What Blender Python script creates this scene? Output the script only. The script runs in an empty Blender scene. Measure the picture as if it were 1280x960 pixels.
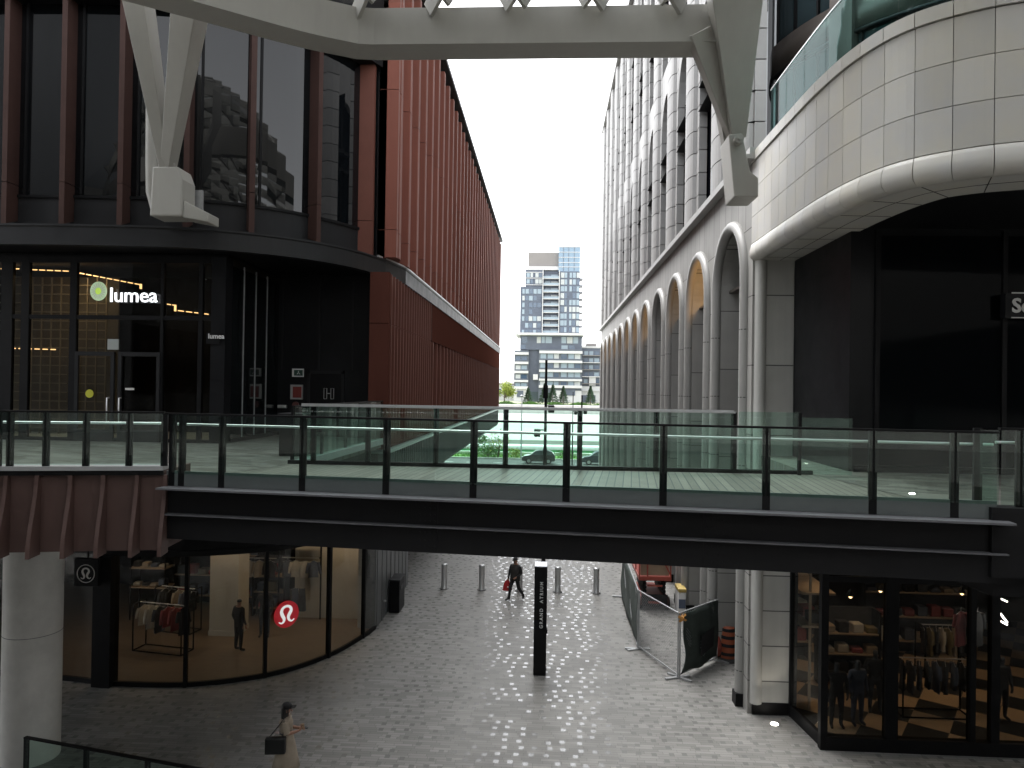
import bpy, bmesh, math, random
from mathutils import Vector, Matrix
random.seed(7)
SC = bpy.context.scene
COL = SC.collection
R = math.radians

# ------------------------------------------------------------------ camera
F, ROLL, YAW, PITCH, EYE = 900.0, .0152, .0512, .0070, 8.7
_f0 = Vector((-math.sin(YAW), math.cos(YAW), 0)); _r0 = Vector((math.cos(YAW), math.sin(YAW), 0)); _z = Vector((0, 0, 1))
CF = _f0*math.cos(PITCH) + _z*math.sin(PITCH)
_u0 = -_f0*math.sin(PITCH) + _z*math.cos(PITCH)
CR = _r0*math.cos(ROLL) + _u0*math.sin(ROLL)
CU = -_r0*math.sin(ROLL) + _u0*math.cos(ROLL)
cam = bpy.data.cameras.new('camera'); cam.sensor_width = 36; cam.lens = 36*F/1280
cam.clip_start = .1; cam.clip_end = 6000
camo = bpy.data.objects.new('camera', cam); COL.objects.link(camo)
M = Matrix.Identity(4)
for i in range(3):
    M[i][0], M[i][1], M[i][2] = CR[i], CU[i], -CF[i]
M.translation = Vector((0, 0, EYE)); camo.matrix_world = M
SC.camera = camo

def ray(px, py): return CF + CR*((px-640)/F) - CU*((py-480)/F)
def at_z(px, py, z):
    d = ray(px, py); t = (z-EYE)/d.z; return Vector((d.x*t, d.y*t, z))
def at_y(px, py, y):
    d = ray(px, py); t = y/d.y; return Vector((d.x*t, y, EYE+d.z*t))
def at_x(px, py, x):
    d = ray(px, py); t = x/d.x; return Vector((x, d.y*t, EYE+d.z*t))
def on_line(px, A, B, py=480):
    d = ray(px, py); ax, ay = A[0], A[1]; bx, by = B[0]-A[0], B[1]-A[1]
    s = (ay*d.x-ax*d.y)/(bx*d.y-by*d.x)
    return Vector((ax+bx*s, ay+by*s))

# ------------------------------------------------------------------ mesh builder
def lerp(a, b, t): return a+(b-a)*t
class MB:
    def __init__(s): s.v = []; s.f = []; s.mi = []; s.sm = []; s.cur = 0; s.smooth = False
    def add(s, vs, fs, smooth=None):
        o = len(s.v); s.v += [tuple(p) for p in vs]
        for f in fs:
            s.f.append([i+o for i in f]); s.mi.append(s.cur); s.sm.append(s.smooth if smooth is None else smooth)
        return s
    def box(s, x0, x1, y0, y1, z0, z1):
        return s.add([(x0,y0,z0),(x1,y0,z0),(x1,y1,z0),(x0,y1,z0),(x0,y0,z1),(x1,y0,z1),(x1,y1,z1),(x0,y1,z1)],
              [(0,3,2,1),(4,5,6,7),(0,1,5,4),(1,2,6,5),(2,3,7,6),(3,0,4,7)])
    def obox(s, c, d, rz=0, rx=0, ry=0):
        m = Matrix.Translation(Vector(c)) @ Matrix.Rotation(rz,4,'Z') @ Matrix.Rotation(ry,4,'Y') @ Matrix.Rotation(rx,4,'X')
        h = [(sx*d[0]/2, sy*d[1]/2, sz*d[2]/2) for sz in (-1,1) for sx,sy in ((-1,-1),(1,-1),(1,1),(-1,1))]
        return s.add([m @ Vector(p) for p in h], [(0,3,2,1),(4,5,6,7),(0,1,5,4),(1,2,6,5),(2,3,7,6),(3,0,4,7)])
    def prism(s, poly, z0, z1):
        n = len(poly); a = sum(poly[i][0]*poly[(i+1)%n][1]-poly[(i+1)%n][0]*poly[i][1] for i in range(n))
        if a < 0: poly = poly[::-1]
        return s.add([(p[0],p[1],z0) for p in poly]+[(p[0],p[1],z1) for p in poly],
              [list(range(n))[::-1], list(range(n,2*n))]+[(i,(i+1)%n,n+(i+1)%n,n+i) for i in range(n)])
    def extr(s, poly, d):
        """planar 3D polygon extruded by vector d"""
        n = len(poly); d = Vector(d); poly = [Vector(p) for p in poly]
        return s.add(poly+[p+d for p in poly], [list(range(n))[::-1], list(range(n,2*n))]+[(i,(i+1)%n,n+(i+1)%n,n+i) for i in range(n)])
    def bar(s, p, q, w, h, up=(0,0,1), w2=None, h2=None):
        p, q = Vector(p), Vector(q); d = (q-p).normalized(); up = Vector(up)
        sd = d.cross(up)
        if sd.length < 1e-4: sd = d.cross(Vector((1,0,0)))
        sd.normalize(); u = sd.cross(d)
        w2 = w if w2 is None else w2; h2 = h if h2 is None else h2
        vs = []
        for c, ww, hh in ((p,w,h),(q,w2,h2)):
            vs += [c-sd*ww/2-u*hh/2, c+sd*ww/2-u*hh/2, c+sd*ww/2+u*hh/2, c-sd*ww/2+u*hh/2]
        return s.add(vs, [(0,1,2,3)[::-1],(4,5,6,7),(0,1,5,4),(1,2,6,5),(2,3,7,6),(3,0,4,7)])
    def tube(s, pts, r, n=8, caps=True, smooth=True):
        pts = [Vector(p) for p in pts]; rs = r if isinstance(r,(list,tuple)) else [r]*len(pts)
        vs = []; fs = []; ref = None
        for i, p in enumerate(pts):
            d = (pts[min(i+1,len(pts)-1)]-pts[max(i-1,0)]).normalized()
            if ref is None:
                ref = d.cross(Vector((0,0,1)))
                if ref.length < .05: ref = d.cross(Vector((1,0,0)))
            a = (ref-d*ref.dot(d)).normalized(); ref = a; b = d.cross(a)
            for k in range(n):
                t = 2*math.pi*k/n; vs.append(p+(a*math.cos(t)+b*math.sin(t))*rs[i])
        for i in range(len(pts)-1):
            for k in range(n):
                fs.append((i*n+k, i*n+(k+1)%n, (i+1)*n+(k+1)%n, (i+1)*n+k))
        s.add(vs, fs, smooth)
        if caps:
            s.add(vs[:n], [list(range(n))[::-1]], False); s.add(vs[-n:], [list(range(n))], False)
        return s
    def lathe(s, prof, c=(0,0,0), n=20, smooth=True):
        vs = []; fs = []
        for r, z in prof:
            for k in range(n):
                t = 2*math.pi*k/n; vs.append((c[0]+r*math.cos(t), c[1]+r*math.sin(t), c[2]+z))
        for i in range(len(prof)-1):
            for k in range(n): fs.append((i*n+k, i*n+(k+1)%n, (i+1)*n+(k+1)%n, (i+1)*n+k))
        s.add(vs, fs, smooth)
        s.add(vs[:n], [list(range(n))[::-1]], False); s.add(vs[-n:], [list(range(n))], False)
        return s
    def sweep(s, path, prof, smooth=False, caps=True):
        """closed profile [(offset to the left of the path, z)] carried along a plan path"""
        n = len(prof); vs = []; fs = []; m = len(path)
        for i in range(m):
            p = Vector(path[i][:2]); t0 = (p-Vector(path[i-1][:2])).normalized() if i else None
            t1 = (Vector(path[i+1][:2])-p).normalized() if i < m-1 else None
            t0 = t0 or t1; t1 = t1 or t0
            n0 = Vector((-t0.y,t0.x)); n1 = Vector((-t1.y,t1.x)); nn = (n0+n1).normalized(); k = 1/max(.4,nn.dot(n0))
            for o, z in prof: vs.append((p.x+nn.x*o*k, p.y+nn.y*o*k, z))
        for i in range(m-1):
            for k in range(n): fs.append((i*n+k, (i+1)*n+k, (i+1)*n+(k+1)%n, i*n+(k+1)%n))
        s.add(vs, fs, smooth)
        if caps:
            s.add(vs[:n], [list(range(n))], False); s.add(vs[-n:], [list(range(n))[::-1]], False)
        return s
    def grid(s, rows, smooth=True):
        n = len(rows[0]); vs = [p for r in rows for p in r]
        return s.add(vs, [(i*n+k, i*n+k+1, (i+1)*n+k+1, (i+1)*n+k) for i in range(len(rows)-1) for k in range(n-1)], smooth)
    def build(s, name, mat, parent=None, bevel=0, fix=False, **kw):
        me = bpy.data.meshes.new(name)
        if not s.v: s.box(0,.01,0,.01,0,.01)
        xs, ys, zs = zip(*s.v); o = Vector(((min(xs)+max(xs))/2, (min(ys)+max(ys))/2, min(zs)))
        me.from_pydata([Vector(p)-o for p in s.v], [], s.f)
        me.polygons.foreach_set('material_index', s.mi); me.polygons.foreach_set('use_smooth', s.sm)
        for m_ in (mat if isinstance(mat,(list,tuple)) else [mat]): me.materials.append(m_)
        if fix:
            b = bmesh.new(); b.from_mesh(me); bmesh.ops.recalc_face_normals(b, faces=b.faces); b.to_mesh(me); b.free()
        me.update()
        ob = bpy.data.objects.new(name, me); COL.objects.link(ob); ob.location = o
        if bevel:
            bm = ob.modifiers.new('bevel','BEVEL'); bm.width = bevel; bm.segments = 2; bm.limit_method = 'ANGLE'; bm.angle_limit = R(40)
        if parent:
            ob.parent = parent; ob.matrix_parent_inverse = parent_inv(parent)
        return tag(ob, **kw)
def world_of(o):
    m = Matrix.Translation(o.location) @ o.rotation_euler.to_matrix().to_4x4()
    return (world_of(o.parent) @ o.matrix_parent_inverse @ m) if o.parent else m
def parent_inv(p): return world_of(p).inverted()
def tag(o, label=None, cat=None, group=None, kind=None):
    if label: o['label'] = label
    if cat: o['category'] = cat
    if group: o['group'] = group
    if kind: o['kind'] = kind
    return o
def thing(name, label, cat, loc, group=None, rz=0):
    o = bpy.data.objects.new(name, None); COL.objects.link(o); o.location = loc; o.rotation_euler = (0,0,rz)
    o.empty_display_size = .2
    return tag(o, label, cat, group)
KIDS = {}
def dup(root, loc, rz=None, label=None, group=None):
    r = root.copy(); COL.objects.link(r); r.location = loc
    if rz is not None: r.rotation_euler = (0,0,rz)
    tag(r, label, None, group)
    for ch in [o for o in COL.objects if o.parent == root]:
        c = ch.copy(); COL.objects.link(c); c.parent = r; c.matrix_parent_inverse = ch.matrix_parent_inverse.copy()
        for g in [o for o in COL.objects if o.parent == ch]:
            d = g.copy(); COL.objects.link(d); d.parent = c; d.matrix_parent_inverse = g.matrix_parent_inverse.copy()
    return r
def reorigin(o, parent):
    pass
def text_mesh(body, size, mat, name, mtx, parent=None, extrude=.01, bold=0.0, align='LEFT', spacing=1.0, **kw):
    cu = bpy.data.curves.new(name, 'FONT'); cu.body = body; cu.size = size; cu.extrude = extrude; cu.offset = bold
    cu.align_x = align; cu.space_character = spacing; cu.resolution_u = 3
    t = bpy.data.objects.new('tmp_text', cu); COL.objects.link(t)
    dg = bpy.context.evaluated_depsgraph_get(); me = bpy.data.meshes.new_from_object(t.evaluated_get(dg))
    COL.objects.unlink(t); bpy.data.objects.remove(t)
    me.materials.clear(); me.materials.append(mat); me.name = name
    me.transform(mtx)
    o = Vector((0,0,0))
    for v in me.vertices: o += v.co
    o /= max(1,len(me.vertices))
    me.transform(Matrix.Translation(-o))
    ob = bpy.data.objects.new(name, me); COL.objects.link(ob); ob.location = o
    if parent: ob.parent = parent; ob.matrix_parent_inverse = parent_inv(parent)
    return tag(ob, **kw)
def facing(loc, normal, up=(0,0,1)):
    """matrix whose XY plane faces `normal`"""
    n = Vector(normal).normalized(); u = Vector(up); x = u.cross(n).normalized(); y = n.cross(x)
    m = Matrix.Identity(4)
    for i in range(3): m[i][0], m[i][1], m[i][2] = x[i], y[i], n[i]
    m.translation = Vector(loc); return m
def catmull(pts, per=6):
    out = []; P = [Vector(p) for p in pts]; P = [P[0]*2-P[1]] + P + [P[-1]*2-P[-2]]
    for i in range(1, len(P)-2):
        for k in range(per):
            t = k/per; a,b,c,d = P[i-1:i+3]
            out.append(.5*((2*b)+(c-a)*t+(2*a-5*b+4*c-d)*t*t+(3*b-a-3*c+d)*t**3))
    out.append(P[-2]); return out
class Path:
    def __init__(s, pts):
        s.p = [Vector(p) for p in pts]; s.d = [0]
        for a, b in zip(s.p, s.p[1:]): s.d.append(s.d[-1]+(b-a).length)
        s.L = s.d[-1]
    def at(s, d):
        d = max(0, min(s.L-1e-6, d))
        for i in range(len(s.p)-1):
            if s.d[i+1] >= d:
                t = (d-s.d[i])/max(1e-9, s.d[i+1]-s.d[i]); return s.p[i].lerp(s.p[i+1], t), (s.p[i+1]-s.p[i]).normalized()
    def sub(s, a, b, step=.3):
        n = max(1, int(math.ceil((b-a)/step))); return [s.at(lerp(a,b,i/n))[0] for i in range(n+1)]
    def find(s, px, py=480):
        """distance along the path at which the sight line of column px crosses it"""
        d = ray(px, py); best = None
        for i in range(len(s.p)-1):
            a, b = s.p[i], s.p[i+1]; ca = a.x*d.y-a.y*d.x; cb = b.x*d.y-b.y*d.x
            if ca*cb <= 0 and abs(ca-cb) > 1e-12:
                t = ca/(ca-cb); q = a.lerp(b,t); v = s.d[i]+t*(b-a).length
                if q.y > 0 and (best is None or q.length < best[0]): best = (q.length, v)
        return best[1] if best else None

# ------------------------------------------------------------------ materials
def nd(nt, t, loc=(0,0), **kw):
    n = nt.nodes.new(t)
    for k, v in kw.items(): setattr(n, k, v)
    return n
def mat(name, col, rough=.6, metal=0, spec=.5, var=.0, scale=3.0, bump=0, bscale=None, island=0, rvar=0, stretch=(1,1,1), emit=None, estr=0, coat=0, tint2=None, sheen=0):
    m = bpy.data.materials.new(name); m.use_nodes = True; nt = m.node_tree; b = nt.nodes['Principled BSDF']
    b.inputs['Base Color'].default_value = (*col,1); b.inputs['Roughness'].default_value = rough
    b.inputs['Metallic'].default_value = metal; b.inputs['Specular IOR Level'].default_value = spec
    b.inputs['Coat Weight'].default_value = coat
    if emit: b.inputs['Emission Color'].default_value = (*emit,1); b.inputs['Emission Strength'].default_value = estr
    L = nt.links.new
    src = None
    if var or bump or rvar:
        tc = nd(nt,'ShaderNodeNewGeometry'); mp = nd(nt,'ShaderNodeMapping'); mp.inputs['Scale'].default_value = stretch
        L(tc.outputs['Position'], mp.inputs['Vector'])
        nz = nd(nt,'ShaderNodeTexNoise'); nz.inputs['Scale'].default_value = scale; nz.inputs['Detail'].default_value = 7; nz.inputs['Roughness'].default_value = .65
        L(mp.outputs['Vector'], nz.inputs['Vector'])
    if var or island:
        rgb = nd(nt,'ShaderNodeRGB'); rgb.outputs[0].default_value = (*col,1); src = rgb.outputs[0]
        if tint2 is not None and var:
            mx = nd(nt,'ShaderNodeMix', data_type='RGBA'); rp = nd(nt,'ShaderNodeMapRange'); rp.inputs[1].default_value=.35; rp.inputs[2].default_value=.65
            L(nz.outputs['Fac'], rp.inputs[0]); L(rp.outputs[0], mx.inputs[0]); L(src, mx.inputs[6]); mx.inputs[7].default_value = (*tint2,1); src = mx.outputs[2]
        hv = nd(nt,'ShaderNodeHueSaturation'); L(src, hv.inputs['Color'])
        val = None
        if var:
            mr = nd(nt,'ShaderNodeMapRange'); mr.inputs[1].default_value=.25; mr.inputs[2].default_value=.75; mr.inputs[3].default_value=1-var; mr.inputs[4].default_value=1+var
            L(nz.outputs['Fac'], mr.inputs[0]); val = mr.outputs[0]
        if island:
            g = nd(nt,'ShaderNodeNewGeometry'); mi = nd(nt,'ShaderNodeMapRange'); mi.inputs[3].default_value=1-island; mi.inputs[4].default_value=1+island
            L(g.outputs['Random Per Island'], mi.inputs[0])
            if val is None: val = mi.outputs[0]
            else:
                mm = nd(nt,'ShaderNodeMath', operation='MULTIPLY'); L(val,mm.inputs[0]); L(mi.outputs[0],mm.inputs[1]); val = mm.outputs[0]
        L(val, hv.inputs['Value']); L(hv.outputs[0], b.inputs['Base Color']); src = hv.outputs[0]
    if rvar:
        rr = nd(nt,'ShaderNodeMapRange'); rr.inputs[1].default_value=.3; rr.inputs[2].default_value=.7; rr.inputs[3].default_value=max(.02,rough-rvar); rr.inputs[4].default_value=min(1,rough+rvar)
        L(nz.outputs['Fac'], rr.inputs[0]); L(rr.outputs[0], b.inputs['Roughness'])
    if bump:
        n2 = nd(nt,'ShaderNodeTexNoise'); n2.inputs['Scale'].default_value = bscale or scale*8; n2.inputs['Detail'].default_value = 4
        L(mp.outputs['Vector'], n2.inputs['Vector'])
        bp = nd(nt,'ShaderNodeBump'); bp.inputs['Strength'].default_value = bump; bp.inputs['Distance'].default_value = .02
        L(n2.outputs['Fac'], bp.inputs['Height']); L(bp.outputs[0], b.inputs['Normal'])
    return m
def glass(name, tint=(.9,.95,.93), refl=1.0, rough=0.0, base=.045, wave=0):
    m = bpy.data.materials.new(name); m.use_nodes = True; nt = m.node_tree; nt.nodes.clear(); L = nt.links.new
    out = nd(nt,'ShaderNodeOutputMaterial'); mix = nd(nt,'ShaderNodeMixShader'); tr = nd(nt,'ShaderNodeBsdfTransparent'); gl = nd(nt,'ShaderNodeBsdfGlossy')
    tr.inputs[0].default_value = (*tint,1); gl.inputs['Color'].default_value = (1,1,1,1); gl.inputs['Roughness'].default_value = rough
    lw = nd(nt,'ShaderNodeLayerWeight'); lw.inputs[0].default_value = .5
    p = nd(nt,'ShaderNodeMath', operation='POWER'); L(lw.outputs['Facing'], p.inputs[0]); p.inputs[1].default_value = 5
    ma = nd(nt,'ShaderNodeMath', operation='MULTIPLY_ADD'); L(p.outputs[0], ma.inputs[0]); ma.inputs[1].default_value = (1-base)*refl; ma.inputs[2].default_value = base*refl
    if wave:
        g = nd(nt,'ShaderNodeNewGeometry'); nz = nd(nt,'ShaderNodeTexNoise'); nz.inputs['Scale'].default_value = .6; L(g.outputs['Position'], nz.inputs['Vector'])
        bp = nd(nt,'ShaderNodeBump'); bp.inputs['Strength'].default_value = wave; bp.inputs['Distance'].default_value = .05; L(nz.outputs['Fac'], bp.inputs['Height']); L(bp.outputs[0], gl.inputs['Normal'])
    L(ma.outputs[0], mix.inputs[0]); L(tr.outputs[0], mix.inputs[1]); L(gl.outputs[0], mix.inputs[2]); L(mix.outputs[0], out.inputs[0])
    return m
class NT:
    """small maths helper on a node tree"""
    def __init__(s, nt): s.nt = nt
    def m(s, op, a, b=None, c=None):
        n = nd(s.nt,'ShaderNodeMath', operation=op)
        for i, x in enumerate((a,b,c)):
            if x is None: continue
            if isinstance(x,(int,float)): n.inputs[i].default_value = x
            else: s.nt.links.new(x, n.inputs[i])
        return n.outputs[0]
    def xyz(s, x, y, z=0):
        n = nd(s.nt,'ShaderNodeCombineXYZ')
        for i, v in enumerate((x,y,z)):
            if isinstance(v,(int,float)): n.inputs[i].default_value = v
            else: s.nt.links.new(v, n.inputs[i])
        return n.outputs[0]
    def white(s, vec):
        n = nd(s.nt,'ShaderNodeTexWhiteNoise', noise_dimensions='3D'); s.nt.links.new(vec, n.inputs['Vector']); return n.outputs['Value']
    def mix(s, fac, a, b):
        n = nd(s.nt,'ShaderNodeMix', data_type='RGBA'); s.nt.links.new(fac, n.inputs[0])
        for i, v in ((6,a),(7,b)):
            if isinstance(v, tuple): n.inputs[i].default_value = (*v,1)
            else: s.nt.links.new(v, n.inputs[i])
        return n.outputs[2]
def pavers(name, rot=0, w=.45, h=.11, cell=(.36,.34), sett=(.062,.075), psett=.72, cols=((.155,.153,.145),(.188,.185,.175),(.222,.218,.207)), dark=(.165,.165,.16), pdark=.09, rough=.5, gloss=.2, spec=(.25,.9)):
    m = bpy.data.materials.new(name); m.use_nodes = True; nt = m.node_tree; b = nt.nodes['Principled BSDF']; T = NT(nt); L = nt.links.new
    g = nd(nt,'ShaderNodeNewGeometry'); mp = nd(nt,'ShaderNodeMapping'); mp.inputs['Rotation'].default_value = (0,0,rot); L(g.outputs['Position'], mp.inputs[0])
    sp = nd(nt,'ShaderNodeSeparateXYZ'); L(mp.outputs[0], sp.inputs[0]); x, y = sp.outputs[0], sp.outputs[1]
    v = T.m('DIVIDE', y, h); row = T.m('FLOOR', v)
    off = T.white(T.xyz(row, 3.3, 1.7)); u = T.m('ADD', T.m('DIVIDE', x, w), off); colm = T.m('FLOOR', u)
    idv = T.white(T.xyz(colm, row, .5)); id2 = T.white(T.xyz(row, colm, 4.5))
    fu = T.m('FRACT', u); fv = T.m('FRACT', v)
    eu = T.m('MULTIPLY', T.m('MINIMUM', fu, T.m('SUBTRACT', 1, fu)), w); ev = T.m('MULTIPLY', T.m('MINIMUM', fv, T.m('SUBTRACT', 1, fv)), h)
    joint = T.m('LESS_THAN', T.m('MINIMUM', eu, ev), .004)
    nz = nd(nt,'ShaderNodeTexNoise'); nz.inputs['Scale'].default_value = .7; nz.inputs['Detail'].default_value = 6; L(g.outputs['Position'], nz.inputs['Vector'])
    fine = nd(nt,'ShaderNodeTexNoise'); fine.inputs['Scale'].default_value = 90; L(g.outputs['Position'], fine.inputs['Vector'])
    c = T.mix(T.m('GREATER_THAN', idv, .33), cols[0], cols[1]); c = T.mix(T.m('GREATER_THAN', idv, .74), c, cols[2])
    gv = T.m('DIVIDE', y, cell[1]); gr = T.m('FLOOR', gv); gu = T.m('ADD', T.m('DIVIDE', x, cell[0]), T.white(T.xyz(gr, 7.7, 2.2))); gc = T.m('FLOOR', gu)
    r1 = T.white(T.xyz(gc, gr, 11.5)); r2 = T.white(T.xyz(gr, gc, 21.5))
    du = T.m('MULTIPLY', T.m('ABSOLUTE', T.m('SUBTRACT', T.m('FRACT', gu), T.m('ADD', .36, T.m('MULTIPLY', r1, .28)))), cell[0])
    dv_ = T.m('MULTIPLY', T.m('ABSOLUTE', T.m('SUBTRACT', T.m('FRACT', gv), T.m('ADD', .35, T.m('MULTIPLY', r2, .3)))), cell[1])
    isd = T.m('MULTIPLY', T.m('MULTIPLY', T.m('LESS_THAN', du, sett[0]), T.m('LESS_THAN', dv_, sett[1])), T.m('LESS_THAN', id2 if False else T.white(T.xyz(gc, gr, 31.5)), psett))
    joint = T.m('MULTIPLY', joint, T.m('SUBTRACT', 1, isd))
    c = T.mix(isd, c, dark); c = T.mix(joint, c, (.05,.05,.05))
    hv = nd(nt,'ShaderNodeHueSaturation'); L(c, hv.inputs['Color'])
    big = nd(nt,'ShaderNodeTexNoise'); big.inputs['Scale'].default_value = .16; big.inputs['Detail'].default_value = 9; big.inputs['Roughness'].default_value = .7; L(g.outputs['Position'], big.inputs['Vector'])
    L(T.m('ADD', T.m('ADD', T.m('MULTIPLY', T.m('ADD', T.m('MULTIPLY', nz.outputs['Fac'], .55), T.m('MULTIPLY', big.outputs['Fac'], .55)), .85), T.m('MULTIPLY', fine.outputs['Fac'], .3)), .57), hv.inputs['Value'])
    L(hv.outputs[0], b.inputs['Base Color'])
    rg = T.m('ADD', T.m('MULTIPLY', isd, gloss-rough), T.m('ADD', rough-.1, T.m('MULTIPLY', nz.outputs['Fac'], .2)))
    L(T.m('ADD', spec[0], T.m('MULTIPLY', isd, spec[1]-spec[0])), b.inputs['Specular IOR Level'])
    rg = T.m('MAXIMUM', rg, .1); L(rg, b.inputs['Roughness'])
    bp = nd(nt,'ShaderNodeBump'); bp.inputs['Strength'].default_value = .35; bp.inputs['Distance'].default_value = .006
    L(T.m('ADD', T.m('SUBTRACT', 1, joint), T.m('MULTIPLY', id2, .4)), bp.inputs['Height']); L(bp.outputs[0], b.inputs['Normal'])
    return m
def planks(name, dirv, pitch=.15, col=(.155,.145,.125)):
    m = bpy.data.materials.new(name); m.use_nodes = True; nt = m.node_tree; b = nt.nodes['Principled BSDF']; T = NT(nt); L = nt.links.new
    g = nd(nt,'ShaderNodeNewGeometry'); sp = nd(nt,'ShaderNodeSeparateXYZ'); L(g.outputs['Position'], sp.inputs[0])
    u = T.m('DIVIDE', T.m('ADD', T.m('MULTIPLY', sp.outputs[0], dirv[0]), T.m('MULTIPLY', sp.outputs[1], dirv[1])), pitch)
    idv = T.white(T.xyz(T.m('FLOOR', u), .5, .5)); fr = T.m('FRACT', u); gap = T.m('LESS_THAN', fr, .14)
    nz = nd(nt,'ShaderNodeTexNoise'); nz.inputs['Scale'].default_value = 2.2; nz.inputs['Detail'].default_value = 7; L(g.outputs['Position'], nz.inputs['Vector'])
    hv = nd(nt,'ShaderNodeHueSaturation'); hv.inputs['Color'].default_value = (*col,1)
    L(T.m('ADD', T.m('MULTIPLY', idv, .45), T.m('ADD', .45, T.m('MULTIPLY', nz.outputs['Fac'], .6))), hv.inputs['Value'])
    L(T.mix(gap, hv.outputs[0], (.03,.03,.03)), b.inputs['Base Color']); b.inputs['Roughness'].default_value = .5
    return m
def stone_wall(name, col=(.31,.306,.292)):
    """big slabs: bed joints every 1.9 m (0.95 m low down), upright joints above the arches"""
    m = bpy.data.materials.new(name); m.use_nodes = True; nt = m.node_tree; b = nt.nodes['Principled BSDF']; T = NT(nt); L = nt.links.new
    g = nd(nt,'ShaderNodeNewGeometry'); sp = nd(nt,'ShaderNodeSeparateXYZ'); L(g.outputs['Position'], sp.inputs[0]); y, z = sp.outputs[1], sp.outputs[2]
    low = T.m('LESS_THAN', z, 6.9); pz = T.m('SUBTRACT', 1.9, T.m('MULTIPLY', low, .95))
    rz = T.m('DIVIDE', T.m('ADD', z, .05), pz); fz = T.m('FRACT', rz); ez = T.m('MULTIPLY', T.m('MINIMUM', fz, T.m('SUBTRACT', 1, fz)), pz)
    ry = T.m('DIVIDE', T.m('SUBTRACT', y, 19.9), .785); fy = T.m('FRACT', ry); ey = T.m('MULTIPLY', T.m('MINIMUM', fy, T.m('SUBTRACT', 1, fy)), .785)
    ey = T.m('ADD', ey, T.m('MULTIPLY', T.m('LESS_THAN', z, 13.3), 9))
    joint = T.m('LESS_THAN', T.m('MINIMUM', ez, ey), .015)
    idv = T.white(T.xyz(T.m('FLOOR', ry), T.m('FLOOR', rz), low))
    nz = nd(nt,'ShaderNodeTexNoise'); nz.inputs['Scale'].default_value = 1.2; nz.inputs['Detail'].default_value = 8; L(g.outputs['Position'], nz.inputs['Vector'])
    hv = nd(nt,'ShaderNodeHueSaturation'); hv.inputs['Color'].default_value = (*col,1)
    st = nd(nt,'ShaderNodeTexNoise'); st.inputs['Scale'].default_value = 1.0; st.inputs['Detail'].default_value = 5; mps = nd(nt,'ShaderNodeMapping'); mps.inputs['Scale'].default_value = (3.5,3.5,.22); L(g.outputs['Position'], mps.inputs[0]); L(mps.outputs[0], st.inputs['Vector'])
    L(T.m('MULTIPLY', T.m('ADD', T.m('MULTIPLY', idv, .2), T.m('ADD', .73, T.m('MULTIPLY', nz.outputs['Fac'], .34))), T.m('ADD', .82, T.m('MULTIPLY', st.outputs['Fac'], .36))), hv.inputs['Value'])
    L(T.mix(joint, hv.outputs[0], (.09,.09,.085)), b.inputs['Base Color']); b.inputs['Roughness'].default_value = .55
    return m
def checker(name, a, b_, size):
    m = bpy.data.materials.new(name); m.use_nodes = True; nt = m.node_tree; b = nt.nodes['Principled BSDF']
    g = nd(nt,'ShaderNodeNewGeometry'); mp = nd(nt,'ShaderNodeMapping'); mp.inputs['Rotation'].default_value = (0,0,.6); c = nd(nt,'ShaderNodeTexChecker'); c.inputs['Scale'].default_value = 1/size
    c.inputs['Color1'].default_value = (*a,1); c.inputs['Color2'].default_value = (*b_,1)
    mp.inputs['Location'].default_value = (.3,.2,.37)
    nt.links.new(g.outputs['Position'], mp.inputs[0]); nt.links.new(mp.outputs[0], c.inputs['Vector']); nt.links.new(c.outputs[0], b.inputs['Base Color']); b.inputs['Roughness'].default_value = .35
    return m
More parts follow.
